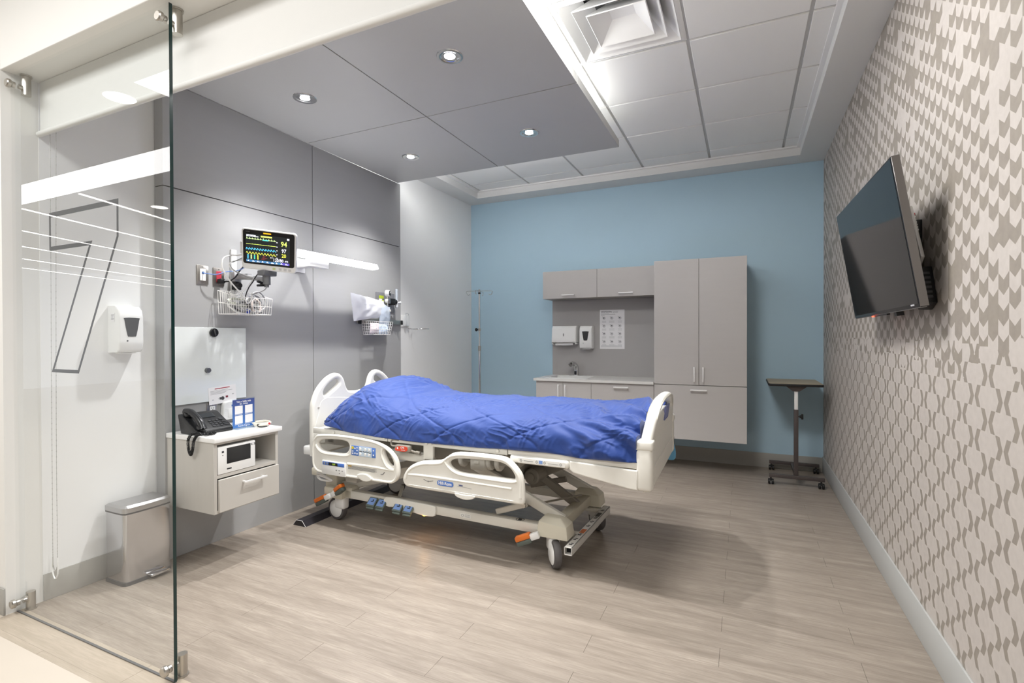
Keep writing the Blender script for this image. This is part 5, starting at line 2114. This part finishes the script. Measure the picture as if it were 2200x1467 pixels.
def quilt(uu, vv):
    u = -0.975 + 2.067 * uu
    th = (vv * 2 - 1) * (math.pi / 2 + 0.16)
    sh_ = lerp(SHARP, u)
    c, s_ = math.cos(th), math.sin(th)
    top, hem = lerp(TOP, u), lerp(HEM, u)
    end = min(1.0, max(0.0, (u + 0.975) / 0.10))
    end = math.sqrt(max(0.0, 1 - (1 - end) ** 2))
    endf = min(1.0, max(0.0, (1.10 - u) / 0.05))
    endf = 0.9 + 0.1 * math.sqrt(max(0.0, 1 - (1 - endf) ** 2))
    Wd = 0.478 * (0.90 + 0.10 * end) + 0.008 * noise.noise(Vector((u * 4, s_ * 2, 3)))
    y = Wd * math.copysign(abs(s_) ** (0.55 + 0.25 * sh_), s_)
    up = max(c, 0) ** sh_
    z = hem + (top - hem) * up * (0.72 + 0.28 * end) * endf
    if c < 0:
        y *= 1 + c * 0.35
        z = hem + c * 0.06
    a = th * 0.40
    n1 = noise.noise(Vector((u * 5, a * 6, 0))) * 0.012 + noise.noise(Vector((u * 13 + a * 6, a * 8, 5))) * 0.004
    # drag wrinkles: thin ridges that come and go, steeper down the sides
    side = min(1.0, abs(s_) * 1.15)
    m1 = max(0.0, noise.noise(Vector((u * 4.5, a * 5, 31))) + 0.12)
    rid = 1 - abs(noise.noise(Vector((u * 30 - a * 10 * side, a * 6 + u * 2, 9))))
    n2 = m1 * (rid ** 9) * 0.013
    m2 = max(0.0, noise.noise(Vector((u * 3.5, a * 4, 57))) + 0.15)
    rid2 = 1 - abs(noise.noise(Vector((u * 10 + a * 22, a * 7 - u * 7, 21))))
    n3 = m2 * (rid2 ** 10) * 0.015
    # gathered folds at the foot end
    gf = max(0.0, (u - 0.66) / 0.40)
    n4 = gf * 0.022 * math.sin(u * 30 + a * 34 + 3 * noise.noise(Vector((u * 5, a * 5, 1))))
    disp = n1 + n2 + n3 + n4 - 0.0045 * seam(u + 0.02 * noise.noise(Vector((u * 3, a * 3, 77))), a)
    ny, nz = s_ * 0.9, max(c, 0.0) + 0.05
    L = math.hypot(ny, nz)
    fade = 1.0 if c > 0 else 0.3
    return Vector((u + 0.004 * noise.noise(Vector((u * 8, a * 8, 4))), y + disp * ny / L * fade, z + disp * nz / L * fade))


ql = thing('quilt', 'bright blue quilted cover over the bed, domed at the head end', 'blanket', (-1.53, 2.90, 0), -2)
b = B()
b.grid(quilt, 340, 210)
# closed ends
for e in (0.0, 1.0):
    ringv = [quilt(e, j / 60) for j in range(61)]
    cpt = Vector((ringv[30].x + (-0.035 if e == 0 else 0.01), 0, (ringv[30].z + ringv[0].z) / 2))
    vs = [b.bm.verts.new(p) for p in ringv]
    mid = [b.bm.verts.new(cpt.lerp(p, 0.7) + Vector((-0.012 if e == 0 else 0.004, 0, 0))) for p in ringv]
    cv = b.bm.verts.new(cpt)
    for i in range(60):
        b.bm.faces.new((vs[i], vs[i + 1], mid[i + 1], mid[i]))
        b.bm.faces.new((mid[i], mid[i + 1], cv))


def quilt_mat():
    k = N('blue_quilt')
    tc = k.n('ShaderNodeTexCoord')
    nz = k.n('ShaderNodeTexNoise')
    nz.inputs['Scale'].default_value = 3.0
    nz.inputs['Detail'].default_value = 6
    k.l(tc.outputs['Object'], nz.inputs['Vector'])
    k.l(k.mix(nz.outputs[0], lin('#1a387c'), lin('#20428c')), k.p.inputs['Base Color'])
    k.p.inputs['Roughness'].default_value = 0.6
    k.p.inputs['Specular IOR Level'].default_value = 0.35
    k.p.inputs['Sheen Weight'].default_value = 0.25
    n2 = k.n('ShaderNodeTexNoise')
    n2.inputs['Scale'].default_value = 26.0
    n2.inputs['Detail'].default_value = 4
    n2.inputs['Distortion'].default_value = 0.6
    k.l(tc.outputs['Object'], n2.inputs['Vector'])
    bp = k.n('ShaderNodeBump')
    bp.inputs['Strength'].default_value = 0.3
    bp.inputs['Distance'].default_value = 0.004
    k.l(n2.outputs[0], bp.inputs['Height'])
    k.l(bp.outputs[0], k.p.inputs['Normal'])
    return k.m


b.done('cloth', quilt_mat(), ql, smooth=180)

# blue pouch behind the footboard corner
bp_ = thing('blue_pouch', 'light blue pouch hanging low outside the footboard of bed', 'pouch', (-0.425, 3.345, 0.485), -2)
b = B()
b.plate(loop2([(-0.012, 0.055), (0.022, 0.05), (0.03, -0.035), (0.0, -0.05), (-0.03, -0.035)], 3), -0.01, 0.012, 0.004)
b.done('pouch', mat('sky_blue_vinyl', '#69b2dd', 0.4), bp_)
b = B()
b.box(0.008, 0.022, -0.006, 0.006, 0.04, 0.10, 0.002)
b.done('strap', M_BLACK, bp_)
# ================================================================== back wall: wash station, cupboards
M_CAB = mat('grey_cabinet_laminate', '#bdb9b6', 0.45, vary=0.025, vscale=4, stretch=(1, 1, 10))
M_CABIN = mat('cabinet_carcass', '#9b9793', 0.5)
YF, YU = 4.72, 4.96


def carcass(root, x0, x1, y0, z0, z1):
    b = B()
    b.box(x0, x1, y0 + 0.02, YB - 0.001, z0, z1)
    b.done('body', M_CABIN, root)


def front(root, name, x0, x1, y, z0, z1):
    return B().box(x0 + 0.0015, x1 - 0.0015, y, y + 0.019, z0 + 0.0015, z1 - 0.0015, 0.001, 1).done(name, M_CAB, root)


tc_ = thing('tall_cabinet', 'tall grey wall-hung cupboard with two long doors above a wide drawer', 'cabinet')
carcass(tc_, -0.745, 0.026, YF, 0.305, 1.914)
dl = front(tc_, 'door', -0.746, -0.360, YF, 0.794, 1.915)
dr_ = front(tc_, 'door', -0.360, 0.027, YF, 0.794, 1.915)
dw = front(tc_, 'drawer', -0.746, 0.027, YF, 0.304, 0.792)
bar_pull(0.825, 0.957, -0.397, YF, dl, True)
bar_pull(0.825, 0.957, -0.323, YF, dr_, True)
bar_pull(-0.431, -0.292, 0.752, YF, dw)

for nm, lab, x0, x1, hx0, hx1 in (('wall_cabinet', 'low grey wall cupboard above paper towel dispenser, flap door', -1.928, -1.344, -1.711, -1.573),
                                  ('wall_cabinet', 'low grey wall cupboard above the hand washing poster, flap door', -1.344, -0.7475, -1.121, -0.98)):
    t = thing(nm, lab, 'cabinet')
    carcass(t, x0, x1, YU, 1.628, 1.912)
    d = front(t, 'door', x0, x1, YU, 1.625, 1.913)
    bar_pull(hx0, hx1, 1.659, YU, d)

sc = thing('sink_cabinet', 'grey wall-hung base cupboard with two narrow doors under the sink', 'cabinet')
carcass(sc, -1.909, -1.338, YF, 0.305, 0.786)
d1 = front(sc, 'door', -1.910, -1.624, YF, 0.304, 0.787)
d2 = front(sc, 'door', -1.624, -1.337, YF, 0.304, 0.787)
bar_pull(0.62, 0.758, -1.666, YF, d1, True)
bar_pull(0.62, 0.758, -1.594, YF, d2, True)
dc = thing('drawer_cabinet', 'grey wall-hung drawer unit between sink cupboard and tall cupboard', 'cabinet')
carcass(dc, -1.336, -0.748, YF, 0.305, 0.786)
d3 = front(dc, 'drawer', -1.337, -0.747, YF, 0.304, 0.787)
bar_pull(-1.115, -0.975, 0.751, YF, d3)

# worktop with the basin let in
wt = thing('worktop', 'white worktop with rectangular inset sink', 'worktop')
b = B()
sx0, sx1, sy0, sy1 = -1.83, -1.42, 4.79, 5.13
wx0, wx1, wy0, wy1 = -1.93, -0.748, 4.70, YB - 0.012
for a in ((wx0, sx0, wy0, wy1), (sx1, wx1, wy0, wy1), (sx0, sx1, wy0, sy0), (sx0, sx1, sy1, wy1)):
    b.box(a[0], a[1], a[2], a[3], 0.788, 0.812)
b.done('slab', mat('pale_solid_surface', '#dddbd7', 0.3), wt)
b = B()
b.plate(rrect(sx0 - 0.012, sx1 + 0.012, sy0 - 0.012, sy1 + 0.012, 0.02), 0.8122, 0.8155, 0.001, [rrect(sx0 + 0.006, sx1 - 0.006, sy0 + 0.006, sy1 - 0.006, 0.02)], M=Matrix.Identity(4))
for a in ((sx0, sx0 + 0.006, sy0, sy1), (sx1 - 0.006, sx1, sy0, sy1), (sx0, sx1, sy0, sy0 + 0.006), (sx0, sx1, sy1 - 0.006, sy1)):
    b.box(a[0], a[1], a[2], a[3], 0.69, 0.8135)
b.box(sx0, sx1, sy0, sy1, 0.682, 0.69)
b.done('basin', M_WPLAS, wt)
b = B()
b.cyl((-1.625, 4.96, 0.69), (-1.625, 4.96, 0.692), 0.022, 20)
b.done('drain', M_CHROME, wt)
fa = thing('faucet', 'chrome sensor tap at back of the white sink', 'tap', (-1.635, 5.185, 0.812))
b = B()
b.box(-0.075, 0.075, -0.025, 0.025, 0, 0.006, 0.003)
b.done('base_plate', M_CHROME, fa)
b = B()
b.tube(catmull([Vector(p) for p in ((0.005, 0.005, 0.005), (0.004, 0.005, 0.06), (0.0, -0.005, 0.10), (-0.012, -0.035, 0.128), (-0.025, -0.075, 0.130), (-0.033, -0.10, 0.115))], 6), [0.029 - 0.008 * (i / 30) for i in range(31)], 14)
b.done('spout', M_CHROME, fa)
b = B()
b.box(-0.012, 0.014, -0.024, -0.016, 0.012, 0.05, 0.002)
b.done('sensor', M_BLACK, fa)

sp_ = thing('splashback', 'grey laminate splashback panel between worktop and wall cupboards', 'wall panel')
b = B()
b.box(-1.925, -0.747, YB - 0.011, YB - 0.0005, 0.788, 1.626)
b.done('panel', mat('splash_laminate', '#afacaa', 0.4, vary=0.02, vscale=4), sp_)
YS = YB - 0.011

td = thing('paper_towel_dispenser', 'white paper towel dispenser with a towel hanging out, on splashback', 'dispenser', (-1.76, YS, 1.25))
b = B()
prof = [(0, -0.085), (0, 0.098), (-0.075, 0.098), (-0.10, 0.075), (-0.112, -0.05), (-0.108, -0.085)]
b.hull([(-0.138, y, z) for y, z in prof], [(0.138, y, z) for y, z in prof])
bmesh.ops.bevel(b.bm, geom=[e for e in b.bm.edges if all(v.co.y < -0.01 for v in e.verts)], offset=0.012, segments=3, profile=0.5, affect='EDGES')
for s_ in (-1, 1):
    b.box(s_ * 0.132 - 0.006, s_ * 0.132 + 0.006, -0.10, -0.002, -0.102, -0.075, 0.003)
b.done('cover', M_WPLAS, td)
b = B()
b.lathe([(0, 0), (0.011, 0), (0.009, 0.003), (0, 0.003)], (0, -0.1105, 0.0), (0, -1, 0.1), 16)
b.move(Matrix.Diagonal((0.5, 1, 1.6, 1)))
b.done('lock', M_GREY, td)
b = B()
b.grid(lambda u, v: Vector((-0.10 + 0.20 * u, -0.03 - 0.055 * v - 0.01 * math.sin(u * 3.1), -0.085 - 0.032 * math.sin(v * 1.8) * (0.5 + 0.5 * math.sin(u * math.pi * 0.8 + 0.2)))), 12, 6)
b.grid(lambda u, v: Vector((-0.10 + 0.20 * u, -0.085 - 0.012 * v, -0.115 + 0.022 * v + 0.004 * u)), 12, 3)
b.done('towel', M_PAPER, td)
d = thing('soap_dispenser', 'white hands-free soap dispenser on splashback beside the poster', 'dispenser', (-1.52, YS, 1.224))
wedge_dispenser(d, 0.135, 0.245, 0.10)

po = thing('poster', 'white hand washing poster with rows of small pictures on the splashback', 'poster', (-1.259, YS, 1.306))
b = B()
b.box(-0.131, 0.131, -0.0015, 0, -0.206, 0.206)
b.done('sheet', M_PAPER, po)
b = B()
b.text('HANDWASHING', 0.0185, -0.118, 0.184, -0.0018, 0.0002, align='LEFT', bold=0.02, sx=0.82)
b.done('heading', M_INK, po)
b = B()
b.lathe([(0.0065, 0), (0.0065, 0.0005), (0.009, 0.0005), (0.009, 0), (0.0065, 0)], (0.024, -0.0015, 0.179), (0, -1, 0), 20)
b.box(0.0, 0.001, -0.002, -0.0015, 0.168, 0.19)
b.done('logo_ring', M_GREY, po)
b = B()
for x0, x1, z in ((-0.118, -0.03, 0.167), (-0.118, 0.035, 0.155), (-0.118, -0.08, 0.146), (0.036, 0.062, 0.181), (0.036, 0.06, 0.176), (-0.118, 0.105, -0.176), (-0.118, 0.105, -0.186)):
    b.box(x0, x1, -0.0019, -0.0015, z, z + 0.003)
for r_ in range(4):
    for c_ in range(3):
        x, z = (-0.085, -0.003, 0.083)[c_], 0.118 - r_ * 0.083
        for k in range(2):
            b.box(x - 0.022 - 0.006 * (c_ == 1), x + 0.022 + 0.006 * (c_ == 1), -0.0019, -0.0015, z - 0.034 - k * 0.011, z - 0.031 - k * 0.011)
b.done('text_lines', M_INKL, po)
for r_ in range(4):
    for c_ in range(3):
        x, z = (-0.085, -0.003, 0.083)[c_], 0.118 - r_ * 0.083
        b = B()
        b.lathe([(0, 0.0004), (0.017, 0.0003), (0.017, 0)], (x, -0.0015, z), (0, -1, 0), 18)
        pic = b.done('picture', mat('pale_picture', '#d2d1d3', 0.8), po)
        b = B()
        b.ball((x - 0.004 + 0.002 * r_, -0.002, z + 0.002), 0.007, 1.3 - 0.1 * c_, 0.1, 0.7, 8)
        b.box(x - 0.019, x - 0.0135, -0.0022, -0.0015, z + 0.013, z + 0.0175)
        b.done('drawing', M_GREY if (r_ + c_) % 2 else M_DGREY, pic)

# drip stand
iv = thing('drip_stand', 'chrome drip stand with four hooks, by the blue wall corner', 'drip stand', (-2.655, 4.90, 0))
b = B()
b.cyl((0, 0, 0.08), (0, 0, 1.115), 0.0125, 16)
b.done('lower_pole', M_CHROME, iv)
b = B()
b.cyl((0, 0, 1.09), (0, 0, 1.755), 0.0095, 14)
b.done('upper_pole', M_CHROME, iv)
b = B()
b.cyl((0, 0, 1.075), (0, 0, 1.13), 0.0165, 16)
b.cyl((-0.0, 0, 1.295), (0.0, 0, 1.325), 0.015, 14)
b.done('collar', M_STEEL, iv)
b = B()
b.cyl((-0.012, 0, 1.311), (-0.028, -0.004, 1.311), 0.006, 10)
b.ball((-0.038, -0.005, 1.311), 0.02, 0.8, 0.8, 1, 14)
b.done('knob', M_BLACK, iv)
b = B()
b.cyl((0, 0, 1.705), (0, 0, 1.722), 0.014, 14)
b.done('hook_hub', M_BLACK, iv)
for k in range(4):
    a = R(12 + 90 * k)
    dx, dy = math.cos(a), math.sin(a)
    b = B()
    b.tube([(0, 0, 1.738), (dx * 0.135, dy * 0.135, 1.736), (dx * 0.148, dy * 0.148, 1.725), (dx * 0.138, dy * 0.138, 1.700), (dx * 0.122, dy * 0.122, 1.694), (dx * 0.108, dy * 0.108, 1.704)], 0.0035, 7, smooth=4)
    b.done('hook', M_CHROME, iv)
for k in range(5):
    a = R(20 + 72 * k)
    dx, dy = math.cos(a), math.sin(a)
    b = B()
    b.tube([(0, 0, 0.10), (dx * 0.10, dy * 0.10, 0.092), (dx * 0.25, dy * 0.25, 0.065)], 0.011, 8)
    lg = b.done('leg', M_CHROME, iv)
    b = B()
    b.cyl((dx * 0.25 - dy * 0.011, dy * 0.25 + dx * 0.011, 0.026), (dx * 0.25 + dy * 0.011, dy * 0.25 - dx * 0.011, 0.026), 0.026, 16)
    b.cyl((dx * 0.25, dy * 0.25, 0.03), (dx * 0.25, dy * 0.25, 0.066), 0.007, 8)
    b.done('caster', M_BLACK, lg)

# overbed table
ot = thing('overbed_table', 'small wheeled overbed table with wood top and brown steel base, against blue wall', 'table')
M_BROWN = mat('brown_painted_steel', '#4c4442', 0.45)
b = B()
b.plate(rrect(0.190, 0.580, 4.665, 5.20, 0.022), 0.822, 0.838, 0.002, M=Matrix.Identity(4))
tp = b.done('top', mat('olive_wood_laminate', '#ae9d80', 0.45, vary=0.08, vscale=3, stretch=(1, 14, 1)), ot)
b = B()
b.plate(rrect(0.186, 0.584, 4.661, 5.204, 0.025), 0.816, 0.836, 0.004, [rrect(0.193, 0.577, 4.668, 5.197, 0.022)], M=Matrix.Identity(4))
b.done('edge_band', M_BLACK, tp)
b = B()
b.hull([(0.365, 4.69, 0.775), (0.415, 4.69, 0.775), (0.415, 4.73, 0.775), (0.365, 4.73, 0.775)], [(0.315, 4.68, 0.816), (0.465, 4.68, 0.816), (0.465, 5.1, 0.816), (0.315, 5.1, 0.816)])
b.done('top_bracket', M_BROWN, ot)
b = B()
b.box(0.377, 0.403, 4.697, 4.723, 0.58, 0.80, 0.002)
b.done('inner_post', M_TRIMW, ot)
b = B()
b.box(0.374, 0.406, 4.694, 4.726, 0.055, 0.625, 0.003)
b.done('outer_post', M_BROWN, ot)
b = B()
b.cyl((0.406, 4.71, 0.568), (0.43, 4.71, 0.568), 0.005, 10)
b.box(0.425, 0.442, 4.70, 4.72, 0.546, 0.590, 0.004)
b.cyl((0.415, 4.71, 0.568), (0.432, 4.71, 0.568), 0.011, 12)
b.done('height_knob', M_BLACK, ot)
for y, x0, x1 in ((4.69, 0.194, 0.590), (5.19, 0.214, 0.610)):
    b = B()
    b.box(x0, x1, y - 0.0125, y + 0.0125, 0.058, 0.086, 0.002)
    b.done('base_bar', M_BROWN, ot)
b = B()
b.box(0.385, 0.41, 4.70, 5.18, 0.058, 0.083, 0.002)
b.done('link_bar', M_BROWN, ot)
for x, y in ((0.206, 4.69), (0.566, 4.69), (0.232, 5.19), (0.585, 5.19)):
    b = B()
    for s_ in (-0.013, 0.013):
        b.cyl((x + s_ - 0.008, y - 0.008, 0.023), (x + s_ + 0.008, y - 0.008, 0.023), 0.023, 16, bev=0.003)
    b.box(x - 0.008, x + 0.008, y - 0.022, y + 0.012, 0.03, 0.05, 0.004)
    b.cyl((x, y, 0.04), (x, y, 0.06), 0.005, 8)
    b.done('caster', M_BLACK, ot)

# television
tv = thing('television', 'black flat television tilted down from the patterned wall', 'television', (0.507, 2.693, 1.592))
tv.rotation_mode = 'QUATERNION'
tv.rotation_quaternion = (Matrix.Rotation(R(-88.2), 3, 'Z') @ Matrix.Rotation(R(9.0), 3, 'X') @ Matrix.Rotation(R(-0.5), 3, 'Y')).to_quaternion()
b = B()
b.box(-0.48, 0.48, 0.0, 0.028, -0.276, 0.276, 0.004)
b.box(-0.40, 0.40, 0.026, 0.050, -0.24, 0.10, 0.01)
b.done('housing', mat('tv_black', '#1b1a1c', 0.25), tv)
b = B()
b.box(-0.472, 0.472, -0.001, 0.002, -0.262, 0.268)
b.done('screen', mat('tv_screen', '#0a0b0d', 0.06, spec=0.32), tv)
b = B()
b.box(0.4795, 0.4815, 0.001, 0.027, -0.274, 0.274, 0.0005, 1)
b.box(-0.48, 0.48, 0.001, 0.020, -0.2785, -0.2755, 0.0005, 1)
b.done('edge_trim', mat('tv_grey_trim', '#7b7876', 0.3, 0.7), tv)
b = B()
b.box(0.395, 0.432, -0.0018, -0.0008, -0.268, -0.262)
b.done('logo', mat('pale_logo', '#c9c9cc', 0.4), tv)
b = B()
b.box(-0.14, -0.115, -0.004, 0.004, -0.284, -0.278)
b.done('standby_light', mat('red_led', '#ff4a30', 0.4, emit=3), tv)
b = B()
b.box(-0.115, 0.08, 0.0, 0.012, -0.284, -0.2775)
b.box(0.16, 0.19, 0.005, 0.03, -0.295, -0.2775)
b.done('underside_ports', M_BLACK, tv)
tm = thing('tv_bracket', 'black tilting wall bracket behind the television', 'mount', (X1, 2.66, 1.58), -90)
b = B()
b.box(-0.14, 0.14, -0.018, 0, -0.11, 0.11, 0.003)
b.done('wall_plate', M_BLACK, tm)
b = B()
for x in (-0.10, 0.10):
    b.box(x - 0.015, x + 0.015, -0.062, -0.018, -0.12, 0.10, 0.003)
b.done('arms', M_BLACK, tm)
rm = thing('remote_control', 'slim silver-edged remote with a red button stuck behind the television edge', 'remote', (0.598, 2.437, 1.616), -90)
rm.rotation_mode = 'QUATERNION'
rm.rotation_quaternion = (Matrix.Rotation(R(-90), 3, 'Z') @ Matrix.Rotation(R(-34.7), 3, 'Y')).to_quaternion()
b = B()
b.box(-0.026, 0.026, 0.0, 0.014, -0.138, 0.138, 0.005)
b.done('body', mat('remote_silver', '#dad8d5', 0.3, 0.1), rm)
b = B()
b.box(-0.02, 0.02, -0.012, 0.0, -0.10, 0.10, 0.003)
b.done('holder_pad', M_BLACK, rm)
b = B()
b.cyl((0.012, 0.013, 0.10), (0.012, 0.018, 0.10), 0.006, 12)
b.done('power_button', mat('red_button', '#c4222c'), rm)
for k in range(6):
    b = B()
    b.box(-0.016, 0.020, 0.013, 0.017, 0.075 - k * 0.014, 0.083 - k * 0.014, 0.001, 1)
    b.done('button', M_TRIMW, rm)
bx = thing('media_box', 'small black box on wall behind the lower corner of television', 'media player', (X1, 2.40, 1.405), -90)
bx.rotation_mode = 'QUATERNION'
bx.rotation_quaternion = (Matrix.Rotation(R(-90), 3, 'Z') @ Matrix.Rotation(R(-24), 3, 'Y')).to_quaternion()
b = B()
b.box(-0.03, 0.035, -0.045, -0.001, -0.08, 0.075, 0.004)
b.done('case', M_BLACK, bx)
b = B()
for k in range(6):
    b.box(0.0352, 0.036, -0.035, -0.012, -0.06 + k * 0.02, -0.05 + k * 0.02)
b.done('vent_slots', M_DGREY, bx, kind='stuff')
